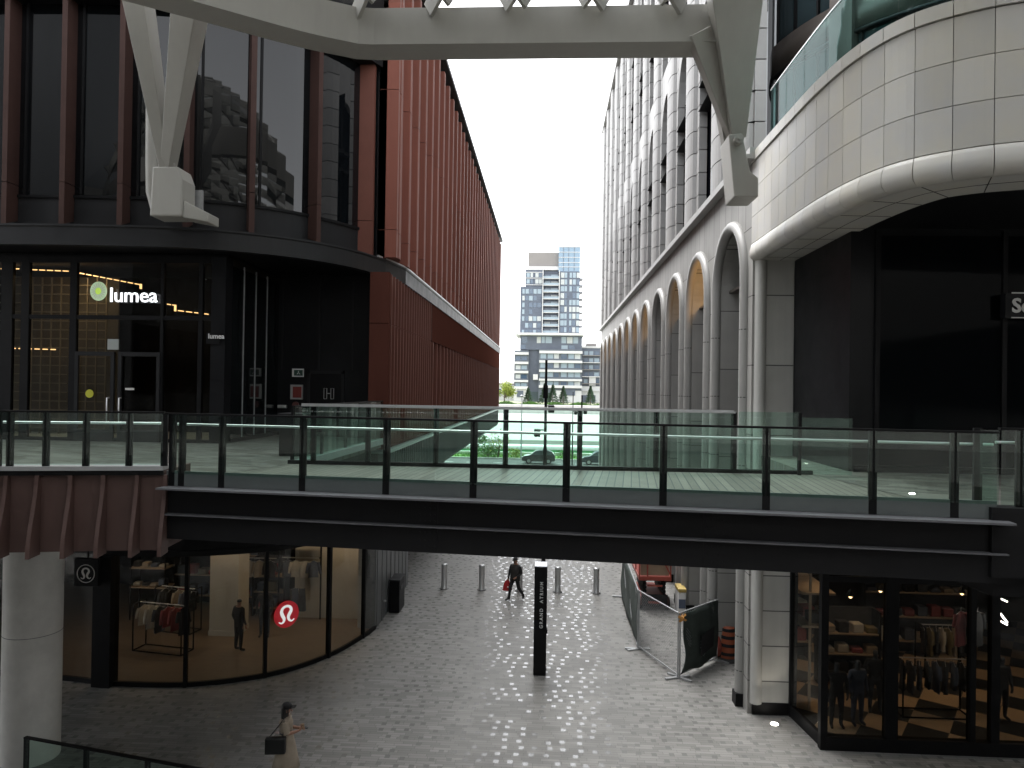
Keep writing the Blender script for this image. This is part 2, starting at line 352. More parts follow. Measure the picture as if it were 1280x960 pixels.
K = dict(
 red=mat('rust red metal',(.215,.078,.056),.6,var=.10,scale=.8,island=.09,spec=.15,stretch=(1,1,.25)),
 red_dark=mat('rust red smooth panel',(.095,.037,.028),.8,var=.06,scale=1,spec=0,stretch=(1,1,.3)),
 red_fin=mat('rust red fin',(.155,.062,.046),.6,var=.1,scale=1.5,spec=.15),
 maroon=mat('dull brown red fascia',(.078,.043,.036),.6,var=.12,scale=2,stretch=(1,1,.3)),
 black=mat('black metal',(.007,.0072,.008),.5,var=.25,scale=2,spec=.15),
 blackwall=mat('black cladding',(.009,.0095,.011),.4,var=.3,scale=1.2,rvar=.1,spec=.18),
 dark=mat('dark grey metal',(.018,.0185,.02),.5,spec=.2,var=.15,scale=2.0,rvar=.1),
 ledge=mat('dark ledge metal',(.016,.0165,.018),.45,spec=.3,var=.15,scale=1.5,metal=.0,rvar=.08),
 trim=mat('pale edge metal',(.45,.46,.47),.35,metal=.5,var=.06),
 flange=mat('grey girder flange',(.12,.12,.13),.5,var=.15,scale=3),
 girder=mat('black girder paint',(.010,.010,.011),.6,spec=.2,var=.25,scale=1.5,rvar=.1),
 kick=mat('grey kick panel',(.11,.125,.125),.3,var=.1,scale=2),
 steel=mat('brushed steel',(.62,.62,.62),.42,metal=.75,var=.1,scale=4,stretch=(1,1,8)),
 rail=mat('satin handrail',(.6,.62,.62),.28,metal=.8),
 canopy=mat('grey canopy paint',(.345,.338,.31),.45,var=.05,scale=1.6,stretch=(2,2,.35)),
 fin_shaded=mat('shaded brown red fin',(.06,.033,.028),.6,var=.15,scale=1.5,spec=.15),  # window fins: red fin colour darkened to carry the shade they stand in
 pale=mat('pale plaster',(.5,.47,.42),.7,var=.08,scale=2),
 greywall=mat('grey wall panel',(.13,.135,.14),.45,var=.15,scale=1.3,stretch=(3,3,.3)),
 concrete=mat('smooth concrete',(.66,.65,.62),.7,var=.14,scale=1.6,bump=.12),
 stone=stone_wall('cream stone slabs'),
 stoneb=mat('cream stone block',(.32,.318,.312),.6,var=.08,scale=1.5,island=.13),
 stonep=mat('stone fascia panel',(.53,.525,.51),.42,var=.06,scale=1.1,island=.10,tint2=(.53,.51,.45)),
 moulding=mat('stone moulding',(.31,.307,.295),.45,var=.06,scale=2),
 ground=mat('pale concrete ground',(.42,.41,.39),.8,var=.15,scale=.05),
 asphalt=mat('asphalt',(.055,.055,.057),.8,var=.2,scale=.5),
 white=mat('white paint',(.75,.75,.74),.5),
 whitesign=mat('lit white sign',(.8,.8,.8),.4,emit=(.9,.95,1),estr=.42),
 pvl=mat('pale green sign disc',(.5,.62,.45),.4,emit=(.55,.75,.45),estr=.1),
 pvl2=mat('lime sign mark',(.5,.7,.1),.4,emit=(.5,.75,.12),estr=.12),
 bronze=mat('bronze spandrel',(.10,.085,.075),.35,metal=.4,var=.1),
 wood=mat('timber floor',(.15,.115,.085),.4,var=.15,scale=2,stretch=(.3,3,1)),
 warm=mat('warm lamp',(1,.8,.5),.5,emit=(1,.66,.3),estr=2.2),
 warmdim=mat('warm light strip',(1,.7,.4),.5,emit=(1,.6,.25),estr=.75),
 coolamp=mat('cool lamp',(1,1,1),.5,emit=(1,.95,.85),estr=4),
 lattice=mat('brass shelf lattice',(.30,.25,.17),.45,metal=.4),
 skin=mat('skin',(.36,.19,.13),.5), hair=mat('black hair',(.012,.01,.01),.4,var=.3,scale=60,stretch=(1,1,.05)),
 cloth_black=mat('black cloth',(.016,.016,.018),.85,var=.3,scale=14,bump=.3), cloth_beige=mat('beige cloth',(.36,.30,.235),.85,var=.12,scale=8,bump=.3),
 cloth_grey=mat('charcoal cloth',(.055,.06,.07),.85,var=.25,scale=8,bump=.3), cloth_white=mat('off white cloth',(.5,.47,.42),.85,var=.12,scale=9,bump=.3),
 cloth_rose=mat('rose cloth',(.30,.07,.075),.85,var=.15,scale=9,bump=.3), cloth_blue=mat('slate blue cloth',(.09,.11,.16),.85,var=.2,scale=9,bump=.3), cloth_olive=mat('olive cloth',(.16,.13,.06),.85,var=.2,scale=9),
 redbag=mat('red bag',(.5,.025,.03),.45), leather=mat('black leather',(.012,.012,.013),.38,var=.3,scale=20),
 orange=mat('safety orange',(.30,.075,.03),.5,var=.15,scale=5), rubber=mat('black rubber',(.016,.016,.016),.75),
 lift=mat('orange red lift paint',(.33,.06,.04),.4,var=.15,scale=6), board=mat('plywood board',(.36,.27,.19),.7,var=.12,scale=3),
 galv=mat('galvanised tube',(.42,.43,.44),.45,metal=.6,var=.15,scale=9), redsign=mat('red sign',(.55,.02,.035),.35,emit=(.6,.02,.03),estr=.05),
 green=mat('exit green',(.02,.06,.045),.4), logow=mat('glowing white emblem',(.8,.8,.8),.5,emit=(1,1,1),estr=.12), yellow=mat('yellow sticker',(.5,.5,.04),.5),  # the emblem gets a slight glow so it stays white in shade
 screen=mat('dark green screen cloth',(.05,.065,.058),.9,var=.3,scale=5,bump=.3),
 leafe=mat('spruce needles',(.035,.07,.035),.8,var=.4,scale=1.2,island=.35), leafy=mat('spring leaves',(.24,.3,.05),.8,var=.3,scale=1.2,island=.3), leafg=mat('shrub leaves',(.07,.16,.03),.8,var=.3,scale=1.2,island=.3),
 bark=mat('bark',(.09,.065,.045),.9,var=.3,scale=6),
 grass=mat('grass',(.13,.28,.05),.9,var=.3,scale=2),
 bodygreen=mat('train green',(.06,.27,.09),.35), bodywhite=mat('train white',(.7,.72,.7),.35), 
 carblack=mat('dark car paint',(.02,.022,.026),.25,coat=.6), cardeep=mat('navy car paint',(.02,.03,.05),.25,coat=.6), tyre=mat('tyre',(.02,.02,.02),.8),
 tw=mat('tower white slab',(.62,.62,.62),.6,var=.05,scale=.2), td=mat('tower dark cladding',(.10,.12,.16),.4,var=.2,scale=.2), tg=mat('tower grey cladding',(.25,.235,.225),.6,var=.08,scale=.1),
)
K['dpane'] = mat('dark reflective glass',(.006,.008,.009),.02,spec=.6); K['upane'] = mat('upper reflective glass',(.004,.005,.006),.02,spec=.5)
K['wdark'] = mat('dark recessed window',(.006,.007,.009),.5,spec=.0)
K['bpane'] = mat('black shop glass',(.004,.005,.006),.06,spec=.05)
K['tpane1'] = mat('tower pane deep',(.07,.11,.17),.06,spec=.9); K['tpane2'] = mat('tower pane light',(.28,.36,.42),.12,spec=.7); K['tpane3'] = mat('tower pane blind',(.5,.53,.53),.3)
K['g_rail'] = glass('green railing glass',(.85,.955,.915)); K['g_clear'] = glass('shop glass',(.88,.89,.88),refl=.55); K['g_roof'] = glass('canopy glass',(.86,.87,.87),refl=.6)
K['g_smoke'] = glass('smoked shop glass',(.68,.68,.66),refl=.45); K['g_teal'] = glass('teal balustrade glass',(.62,.83,.81),refl=.22)
K['g_car'] = mat('car window',(.10,.13,.14),.08,spec=.8)
PAVE = pavers('street pavers'); PAVE2 = pavers('deck pavers', rot=.3, w=.5, h=.16, psett=.25, cols=((.085,.08,.07),(.115,.11,.10),(.15,.145,.13)), dark=(.06,.06,.06), gloss=.4)
EXPOSURE = 2.2
# ------------------------------------------------------------------ world, sun
SC.world = bpy.data.worlds.new('World'); SC.world.use_nodes = True
wt = SC.world.node_tree; bg = wt.nodes['Background']
SUN_EL, SUN_AZ = R(64), R(-42)            # azimuth from +Y towards +X
sky = nd(wt,'ShaderNodeTexSky', sky_type='NISHITA'); sky.sun_disc = False; sky.sun_elevation = SUN_EL; sky.sun_rotation = SUN_AZ
sky.air_density = 1.0; sky.dust_density = 2.5; sky.ozone_density = 1
hs = nd(wt,'ShaderNodeHueSaturation'); hs.inputs['Saturation'].default_value = .12
wt.links.new(sky.outputs[0], hs.inputs['Color']); wt.links.new(hs.outputs[0], bg.inputs['Color']); bg.inputs['Strength'].default_value = .15
su = bpy.data.lights.new('sun','SUN'); su.energy = .5; su.use_shadow = True; su.angle = R(40); su.color = (1,.97,.93)
suo = bpy.data.objects.new('sun', su); COL.objects.link(suo)
sd = Vector((math.sin(SUN_AZ)*math.cos(SUN_EL), math.cos(SUN_AZ)*math.cos(SUN_EL), math.sin(SUN_EL)))
suo.rotation_euler = sd.to_track_quat('Z','Y').to_euler(); suo.location = (0,0,60)
def lamp(kind, loc, energy, col=(1,.72,.42), size=.2, target=None, spot=None):
    l = bpy.data.lights.new(kind.lower()+'_lamp', kind); l.energy = energy; l.color = col
    if kind == 'AREA': l.size = size
    else: l.shadow_soft_size = size
    if spot: l.spot_size = R(spot); l.spot_blend = .6
    o = bpy.data.objects.new('lamp_light', l); COL.objects.link(o); o.location = loc
    if target is not None: o.rotation_euler = (Vector(loc)-Vector(target)).to_track_quat('Z','Y').to_euler()
    return o

# ------------------------------------------------------------------ ground, road, rail cut
ST = dict(kind='structure')
g = MB()
prof = [(-400,-.03),(96,-.03),(96,-4.4),(124,-4.4),(124,-.03),(4000,-.03)]
g.add([(x,y,z) for y,z in prof for x in (-3000,3000)], [(2*i,2*i+1,2*i+3,2*i+2) for i in range(5)])
g.build('ground', K['ground'], **ST)
MB().box(-24,16,-30,79.5,-.4,0).build('plaza_paving', PAVE, **ST)
MB().box(-120,120,79.9,89.5,-.4,-.015).build('road', K['asphalt'], **ST)
mk = MB()
for i in range(-18,19): mk.box(i*3.2,i*3.2+1.6,84.9,85.05,-.013,-.009)
mk.build('road_marking', K['white'], **ST)
MB().box(-120,120,89.5,89.8,-.4,.12).box(-120,120,79.5,79.9,-.4,.012).build('kerb', K['concrete'], **ST)
g = MB(); rnd = random.Random(3)
for i in range(5200):
    x, y = rnd.uniform(-40,22), rnd.uniform(90,95.8); h = rnd.uniform(.12,.4); a = rnd.uniform(0,6.28); w = .06
    g.add([(x-w*math.cos(a),y-w*math.sin(a),0),(x+w*math.cos(a),y+w*math.sin(a),0),(x+rnd.uniform(-.1,.1),y+rnd.uniform(-.1,.1),h)],[(0,1,2)])
g.grid([[(x,y,.02) for x in range(-40,24,4)] for y in (89.85,92.5,95.9)], False)
g.build('grass', K['grass'], kind='stuff')
rb = MB()
for y in (106.2,107.7,112,113.5): rb.box(-200,200,y,y+.08,-4.35,-4.2)
rb.build('rail_track', K['dark'], **ST)

# ------------------------------------------------------------------ left building
CORN = [(-40,18.6),(-24,18.9),(-15.1,19.0),(-12.9,19.07),(-10.4,19.32),(-8.8,19.9),(-7.35,20.95),(-6.27,22.4),(-5.6,24.2)]
ledge_pts = catmull(CORN,6) + [Vector((-5.27,26)), Vector((-5.25,30)), Vector((-5.25,76.6))]
LP = Path(ledge_pts)
RB = thing('red_panel_building','long building clad in rust red metal ribs with a rounded dark glass corner','building',(-12,30,0))
YE = 76.5
# ledge / canopy edge
MB().sweep(ledge_pts,[(0,12.47),(.0,12.95),(-.03,12.99),(-.03,13.04),(.9,13.04),(.9,12.6),(.25,12.47)]).build('ledge',K['ledge'],RB)
MB().sweep(LP.sub(LP.find(470),LP.L,1.0),[(-.035,13.045),(-.035,13.10),(.05,13.10),(.05,13.045)]).build('ledge_highlight',K['trim'],RB)  # pale strip standing in for the highlight on the ledge's top edge
# soffit under the ledge over the corner
sp_ = [(p.x+.0,p.y+.1) for p in ledge_pts[:-2]]
MB().prism(sp_+[(-5.35,25.8),(-5.9,26.2),(-40,26.2)],12.50,12.58).build('soffit',K['black'],RB)
# corner glazing on the upper storey
GP = Path([(p.x - .0, p.y) for p in catmull([(-40,19.2),(-24,19.5),(-15.1,19.6),(-12.9,19.67),(-10.55,19.92),(-9.1,20.45),(-7.8,21.4),(-6.85,22.7),(-6.2,24.0)],6)])
MB().sweep(GP.p,[(0,13.98),(0,21.0),(.02,21.0),(.02,13.98)],smooth=False).build('upper_glazing',K['upane'],RB)
MB().sweep(GP.p,[(-.01,13.04),(-.01,13.9),(.1,13.9),(.1,13.04)]).build('spandrel',K['dark'],RB)
MB().sweep(GP.p,[(-.06,13.9),(-.06,13.98),(.06,13.98),(.06,13.9)]).build('transom',K['black'],RB)
MB().sweep(GP.p,[(-.55,19.4),(-.55,24.5),(.4,24.5),(.4,19.4)]).build('upper_fascia',K['black'],RB)
finpx = [-118,-48,20,90,160,238,312,388]
for px in finpx:
    d = GP.find(px, 240)
    c, t = GP.at(d); n = Vector((t.y,-t.x))
    fb = MB()
    def seg(z0,z1,cut=0):
        a = c-n*.02; b = c+n*.46; w = t*.075
        fb.add([(*(a-w),z0),(*(a+w),z0),(*(b+w),z0-cut),(*(b-w),z0-cut),(*(a-w),z1),(*(a+w),z1),(*(b+w),z1),(*(b-w),z1)],
               [(0,3,2,1),(4,5,6,7),(0,1,5,4),(1,2,6,5),(2,3,7,6),(3,0,4,7)])
    seg(13.25,14.22,.18); seg(14.24,21.0)
    fb.build('fin',K['fin_shaded'],RB)
for pa,pb in zip(finpx[:-1],finpx[1:]):
    da, db = GP.find(pa,240), GP.find(pb,240)
    for fr in ((.30,.42),):
        m0,t = GP.at(da+.28); MB().obox((m0.x,m0.y,17.5),(.07,.1,7.0),math.atan2(t.y,t.x)).build('mullion',K['black'],RB)
# glass return and red end panels
e = GP.p[-1]
MB().box(-6.22,-6.12,24.0,24.5,13.05,24).build('return_glass',K['dpane'],RB)
MB().box(-6.5,-5.92,23.55,23.75,13.06,14.2).box(-6.5,-5.92,23.55,23.75,14.22,24).build('corner_pier',K['red_fin'],RB)
MB().box(-5.95,-5.84,23.9,24.0,13.06,24).build('return_glass',K['dpane'],RB)
MB().box(-5.84,-5.2,24.0,24.2,13.08,14.0).box(-5.84,-5.2,24.0,24.2,14.02,18.75).box(-5.84,-5.2,24.0,24.2,18.77,23.85).build('end_panel',K['red'],RB)
# upper red wall: back plane + projecting folded ribs
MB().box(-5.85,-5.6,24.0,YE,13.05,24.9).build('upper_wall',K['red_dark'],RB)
u = MB(); y = 24.3; i = 0
pr = 1.63
while y < YE-.3:
    for z0,z1 in ((13.11,13.95),(13.97,18.75),(18.77,23.85)):
        w = pr*.96; dz = 0
        # folded bay: a face turned towards the camera end, then a long return
        u.add([(-5.6,y,z0),(-5.22,y+.06,z0),(-5.2,y+.09,z0),(-5.2,y+.42,z0),(-5.58,y+w,z0),(-5.6,y,z1),(-5.22,y+.06,z1),(-5.2,y+.09,z1),(-5.2,y+.42,z1),(-5.58,y+w,z1)],
              [(0,1,2,3,4),(9,8,7,6,5),(0,5,6,1),(1,6,7,2),(2,7,8,3),(3,8,9,4),(4,9,5,0)])
    y += pr
u.add([],[]).build('ribbed_cladding',K['red'],RB)
MB().box(-5.7,-5.62,24.0,YE,23.85,24.35).build('coping_shade_band',K['black'],RB)  # black strip standing in for the shade below the coping
MB().box(-6.2,-5.12,23.9,YE+.1,24.35,24.55).box(-6.2,-5.9,23.9,YE+.1,24.55,25.0).build('coping',K['dark'],RB)
# lower red wall
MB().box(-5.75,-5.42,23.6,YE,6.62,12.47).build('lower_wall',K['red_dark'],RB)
MB().box(-5.9,-5.27,23.3,23.52,6.9,10.78).box(-5.9,-5.27,23.3,23.52,10.8,12.47).build('end_pier',K['red_dark'],RB)
lb = MB(); y = 23.75
while y < 32.0:
    lb.box(-5.42,-5.27,y,y+.06,6.75,10.79); lb.box(-5.42,-5.27,y,y+.06,10.81,12.46); y += .5
lb.build('batten',K['red_fin'],RB)
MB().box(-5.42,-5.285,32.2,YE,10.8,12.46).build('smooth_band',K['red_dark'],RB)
lb = MB(); y = 32.4
while y < YE-.2: lb.box(-5.42,-5.26,y,y+.09,6.75,10.78); y += 1.15
lb.build('rib',K['red_fin'],RB)
MB().box(-5.8,-5.2,23.3,YE,6.52,6.63).build('base_trim',K['trim'],RB)
f = MB(); f.box(-5.7,-5.35,24,YE,5.0,6.52)
y = 24.2
while y < YE: f.box(-5.35,-5.31,y,y+.04,5.0,6.5); y += .4
f.build('lower_fascia',K['greywall'],RB)
MB().box(-14,-5.4,24,YE,4.86,5.0).build('ground_soffit',K['dark'],RB)
w = MB(); w.box(-6.5,-6.1,25.6,31.6,0,4.86)
for k in range(8): w.box(-6.1,-6.08,25.8+k*.75,25.82+k*.75,.02,4.8)
w.build('ground_wall',K['greywall'],RB)
MB().box(-11.4,-11,31.6,YE,0,4.86).box(-11.4,-6.5,31.3,31.6,0,4.86).build('recessed_wall',K['blackwall'],RB)
gd = MB()
for k in range(9): gd.box(-11.02,-10.96,34+k*4.6,34.1+k*4.6,0,4.86)
gd.build('recess_mullion',K['dark'],RB)
# solid core and roof
core = [(-40,20.6),(-15,20.6),(-10.4,21),(-8,22.6),(-7.2,24),(-5.86,24.6),(-5.86,YE-.1),(-40,YE-.1)]
MB().prism([(-40,25.0),(-5.9,25.0),(-5.9,YE-.1),(-40,YE-.1)],5.02,12.4).prism(core,13.06,24.2).prism([(-40,20),(-10.4,20.6),(-6.4,24),(-5.8,YE),(-40,YE)],24.2,24.34).box(-40,-11.3,33,YE-.1,0,4.9).build('core',K['black'],RB)

# --- upper walkway on the left
LW = [(-24,8.35),(-6.42,12.1),(-6.3,12.15),(-5.6,15.35),(-5.45,23.3),(-9.3,24.8),(-24,24.8)]
MB().prism(LW,6.72,7.0).build('left_walkway',PAVE2,**ST)
MB().prism([(-24,8.3),(-6.6,12.0),(-5.75,15.5),(-5.75,23.2),(-9.3,24.7),(-24,24.7)],6.1,6.71).build('walkway_slab',K['black'],**ST)

# --- recessed shop on the upper level
SH = thing('upper_shop','black glass shopfront of the light-lettered shop on the upper walkway','shop',(-13,20.3,7.0))
SY = 20.35; SX = -9.35
def zpx(px,py,y=SY): return at_y(px,py,y)
def xp(px,y=SY): return at_y(px,480,y).x
MB().box(-24,SX,24.5,24.7,7,12.5).box(-24,-23.8,20.4,24.5,7,12.5).build('back_wall',K['black'],SH)
MB().box(-24,SX,20.4,24.5,12.40,12.48).build('ceiling',K['black'],SH)
MB().box(-24,SX,20.4,24.5,7.003,7.03).build('shop_floor',K['concrete'],SH)
zt = zpx(150,397).z; zd = zpx(150,440).z
mu = [xp(8),xp(31),xp(91),xp(202),xp(246),SX+.05]
for px,wd in ((-60,.3),(8,.35),(31,.24),(91,.2),(202,.09),(250,.12)):
    x = xp(px); MB().box(x-wd/2,x+wd/2,SY-.06,SY+.06,7,12.4).build('mullion',K['black'],SH)
MB().box(SX-.42,SX,SY-.05,SY+.4,7,12.4).build('corner_post',K['blackwall'],SH)
MB().box(-24,SX-.43,SY-.05,SY+.05,zt-.06,zt+.06).build('transom',K['black'],SH)
MB().box(-24,SX-.43,SY-.055,SY+.055,7.0,7.1).box(-24,SX-.43,SY-.055,SY+.055,12.2,12.4).build('sill',K['black'],SH)
edges = [-24,xp(-60),xp(8),xp(31),xp(91),xp(202),xp(250),SX-.42]
for a,b in zip(edges,edges[1:]):
    MB().box(a,b,SY-.006,SY+.006,7.1,12.2).build('pane',K['g_smoke'],SH)
for a,b in ((91,145),(145,202)):
    d = MB(); x0,x1 = xp(a)+.1,xp(b)-.02
    d.box(x0,x0+.1,SY-.09,SY-.02,7.02,zd).box(x1-.1,x1,SY-.09,SY-.02,7.02,zd).box(x0,x1,SY-.085,SY-.025,zd-.12,zd-.002).box(x0,x1,SY-.085,SY-.025,7.02,7.35)
    dr = d.build('door',K['dark'],SH)
    hx = x1-.12 if a < 100 else x0+.12
    h0 = zpx(130,527).z; h1 = zpx(130,497).z
    MB().tube([(hx,SY-.1,h0),(hx,SY-.2,h0),(hx,SY-.2,h1),(hx,SY-.1,h1)],.022,6).build('handle',K['steel'],dr)
# wing
MB().box(SX-.012,SX,SY+.4,24.4,7.1,12.2).build('pane',K['dpane'],SH)
for px in (303,318,332):
    yy = at_x(px,480,SX).y; MB().box(SX-.02,SX+.02,yy-.02,yy+.02,7,12.3).build('mullion',K['galv'],SH)
MB().box(SX-.04,SX+.04,SY+.4,24.4,7,7.12).build('sill',K['dark'],SH)
# alcove back wall and door
MB().box(SX,-5.95,24.4,24.7,7,12.5).build('alcove_wall',K['blackwall'],SH)
ay = 24.38
x0,x1 = at_y(388,480,ay).x, at_y(427,480,ay).x; z1 = at_y(400,467,ay).z
MB().box(x0-.1,x0,ay-.05,ay+.05,7,z1+.1).box(x1,x1+.1,ay-.05,ay+.05,7,z1+.1).box(x0-.1,x1+.1,ay-.05,ay+.05,z1,z1+.1).build('door_frame',K['dark'],SH)
dr = MB().box(x0,x1,ay-.03,ay+.03,7.01,z1-.005).build('service_door',K['black'],SH)
c = at_y(411,492,ay-.035)
sy = MB()
for dx in (-.12,.12): sy.tube([(c.x+dx-.05,c.y,c.z-.18),(c.x+dx+.05,c.y,c.z-.18),(c.x+dx+.05,c.y,c.z+.18),(c.x+dx-.05,c.y,c.z+.18),(c.x+dx-.05,c.y,c.z-.18)],.012,4)
sy.box(c.x-.05,c.x+.05,c.y-.01,c.y,c.z-.01,c.z+.02)
sy.build('door_symbol',K['steel'],dr)
for px in (330,352,398,440): 
    xx = at_y(px,480,ay).x; MB().box(xx-.03,xx+.03,ay-.02,ay+.02,z1+.13,12.4).build('panel_joint',K['dark'],SH)
# shelf lattice inside
lt = MB(); LY = 22.6
for px in range(-10,86,12): x = at_y(px,480,LY).x; lt.box(x-.02,x+.02,LY,LY+.04,7.03,12.1)
for px in (95,107,119,131): x = at_y(px,480,LY).x; lt.box(x-.02,x+.02,LY,LY+.04,7.03,12.1)
zz = 7.2
while zz < 12.0: lt.box(at_y(-10,480,LY).x,at_y(84,480,LY).x,LY-.02,LY+.06,zz,zz+.03).box(at_y(95,480,LY).x,at_y(132,480,LY).x,LY-.02,LY+.06,zz,zz+.03); zz += .29
lt.build('shelf_lattice',K['lattice'],SH)
MB().box(at_y(-12,480,LY).x,at_y(135,480,LY).x,LY+.5,LY+.55,7.05,12.2).build('lattice_back',mat('dim tan panel',(.16,.135,.09),.6,var=.2,scale=2),SH)
sl = MB()
def strip(p0,p1,n,y,fill=.7):
    a,b = at_y(*p0,y),at_y(*p1,y)
    for i in range(n):
        q = a.lerp(b,(i+.15)/n); r_ = a.lerp(b,(i+.15+fill)/n); sl.bar(q,r_,.03,.03)
strip((0,336),(25,336),3,22.3); strip((38,337),(87,339),5,22.2); strip((98,341),(176,356),9,22.1)
strip((208,380),(221,382),2,23.2); strip((221,388),(262,393),4,23.2); strip((230,397),(262,397),2,23.3)
sl.bar(at_y(219,381,23.2),at_y(219,389,23.2),.05,.05); sl.bar(at_y(176,355,22.1),at_y(176,361,22.1),.05,.05)
strip((2,435),(72,437),7,22.2,.6)
strip((38,549),(82,549),2,21.6,.9)
sl.build('light_strip',K['warmdim'],SH)
lamp('AREA',(-15.0,21.6,12.1),7,(1,.74,.45),1.2,(-15.0,22.4,7))
lamp('AREA',(-11.2,22.6,12.1),3,(1,.74,.45),.8,(-11.2,22.6,7))
# things on the shop
def disc(c,n,r,mat_,name,parent=None,th=.02,seg=40,ry=1.0,**kw):
    m_ = facing(c,n); b = MB(); pts = [m_ @ Vector((r*math.cos(2*math.pi*k/seg), r*ry*math.sin(2*math.pi*k/seg),0)) for k in range(seg)]
    b.extr(pts, Vector(n).normalized()*th); return b.build(name,mat_,parent,**kw)
sg = thing('shop_sign','lit white lower-case lettering with a pale green sunburst disc high on the black shopfront','sign',at_y(165,370,SY-.1))
c = at_y(123.5,364,SY-.14); rr = abs(at_y(137.5,364,SY).x-c.x)
disc(c,(0,-1,0),rr,K['pvl'],'sunburst_disc',sg,ry=1.12)
st_ = MB()
for k in range(18):
    a = 2*math.pi*k/18; m_ = facing(c+Vector((0,-.026,0)),(0,-1,0))
    pts = [m_@Vector((rr*r1*math.cos(a+o),rr*1.12*r1*math.sin(a+o),0)) for r1,o in ((.38,-.12),(.82,-.05),(.86,.05),(.40,.10))]
    st_.extr(pts,(0,-.006,0))
st_.build('sunburst_rays',K['white'],sg); disc(c+Vector((0,-.022,0)),(0,-1,0),rr*.36,K['pvl2'],'sunburst_centre',sg,ry=1.1,th=.008)
b0 = at_y(138,377.5,SY-.14); hx = abs(at_y(200,370,SY).x-b0.x)
tm = text_mesh('lumea',1.0,K['whitesign'],'letters',Matrix.Identity(4),None,extrude=.02,bold=.0)
wx = tm.dimensions.x or 2.6
bpy.context.view_layer.update(); wx = tm.dimensions.x
me = tm.data; mn = min(v.co.x for v in me.vertices); mz = min(v.co.y for v in me.vertices); s_ = hx/wx
me.transform(Matrix.Translation((-mn,-mz,0))); me.transform(facing(b0,(0,-1,0)) @ Matrix.Diagonal((s_,s_*1.0,1,1)))
cc = sum((v.co for v in me.vertices),Vector())/len(me.vertices); me.transform(Matrix.Translation(-cc)); tm.location = cc
tm.parent = sg; tm.matrix_parent_inverse = parent_inv(sg)
def plate(name,px0,py0,px1,py1,y,m_,label,cat,th=.03,frame=None,parent=None,group=None):
    a,b = at_y(px0,py1,y),at_y(px1,py0,y)
    if label:
        o = MB().box(a.x,b.x,y-th,y,a.z,b.z).build(name,m_,None,label=label,cat=cat,group=group)
    else: o = MB().box(a.x,b.x,y-th,y,a.z,b.z).build(name,m_,parent)
    return o
plate('notice',135,424,149,437,SY-.02,mat('pale notice',(.35,.38,.37),.5),'pale square notice stuck on the black glass above the shop doors','notice')
disc(at_y(112,492,SY-.11),(0,-1,0),.12,K['yellow'],'sticker',None,th=.01,label='round yellow sticker on the shop door glass',cat='sticker')
plate('notice',157,485,168,487.5,SY-.1,K['concrete'],'small pale hours card on the right shop door','notice')
pl = plate('plaque',258,416,275,430,SY-.07,K['black'],'small black plaque with white lettering on the corner post','plaque')
bx = at_y(260,423,SY-.105)
text_mesh('lumea',.2,K['white'],'lettering',facing(bx,(0,-1,0)),pl,extrude=.004,bold=.004)
ex = plate('exit_sign',366,461,380,471,ay-.02,K['white'],'green and white exit sign on the black wall above the red fire cabinet','sign',.08)
plate('sign_face',367.5,462.5,378.5,469.5,ay-.101,K['green'],None,None,.006,parent=ex)
p_=at_y(373,466,ay-.112); MB().tube([(p_.x-.05,p_.y,p_.z-.05),(p_.x,p_.y,p_.z+.01),(p_.x+.06,p_.y,p_.z-.05)],.012,5).lathe([(.001,-.02),(.02,0),(.001,.02)],(p_.x,p_.y,p_.z+.05),8).build('running_figure',K['white'],ex)
fc = plate('fire_cabinet',364,481,379,499,ay-.02,K['rail'],'red fire hose cabinet with a pale frame on the black alcove wall','cabinet',.1)
plate('cabinet_door',366,483.5,377,497,ay-.121,mat('dull red door',(.2,.035,.03),.3),None,None,.01,parent=fc)
al = disc(at_y(370,506,ay-.03),(0,-1,0),.11,mat('dull red bell',(.13,.05,.045),.4),'alarm_bell',None,th=.08,label='small dull red alarm bell below the fire cabinet',cat='bell')
lm = MB(); q = at_y(353,508,ay-.1); lm.box(q.x-.15,q.x+.15,q.y-.08,q.y+.06,q.z-.06,q.z+.05); lm.build('wall_lamp',K['steel'],None,bevel=.02,label='small twin-head emergency lamp on the dark alcove wall',cat='lamp')

# --- ground-floor shop with the curved front
GS = thing('curved_shop','ground-floor clothes shop behind a curved glass front with red round sign','shop',(-10,23,0))
gp = catmull([(-26,20.9),(-19,20.75),(-14.1,20.4),(-12.4,20.15),(-10.1,20.3),(-8.15,21.23),(-6.94,22.82),(-6.28,24.75),(-6.1,25.65)],6)
GL = Path(gp); HZ = 3.75
MB().sweep(gp,[(-.03,.0),(-.03,.13),(.06,.13),(.06,0)]).sweep(gp,[(-.05,HZ),(-.05,HZ+.16),(.08,HZ+.16),(.08,HZ)]).build('glazing_rail',K['black'],GS)
MB().sweep(gp,[(-.02,HZ+.17),(-.02,6.15),(.25,6.15),(.25,HZ+.17)]).build('fascia',K['black'],GS)
cuts = [0]
for px,wd in ((-60,.3),(50,.12),(131,.55),(232,.1),(331,.1),(410,.11),(453,.06)):
    d = GL.find(px,830)
    if d is None: continue
    c,t = GL.at(d); MB().obox((c.x,c.y,HZ/2),(wd,.14 if wd<.3 else .4,HZ),math.atan2(t.y,t.x)).build('mullion',K['black'],GS); cuts.append(d)
cuts.append(GL.L)
for a,b in zip(cuts,cuts[1:]):
    MB().sweep(GL.sub(a,b,.25),[(.0,.13),(.0,HZ),(.012,HZ),(.012,.13)],smooth=False).build('pane',K['g_clear'],GS)
inner = [(p.x,p.y+.1) for p in gp if p.x>-26]+[(-6.52,25.7),(-6.52,30.5),(-26,30.5)]
MB().prism(inner,.004,.03).build('shop_floor',K['wood'],GS)
MB().prism(inner,4.2,4.28).build('ceiling',K['black'],GS)
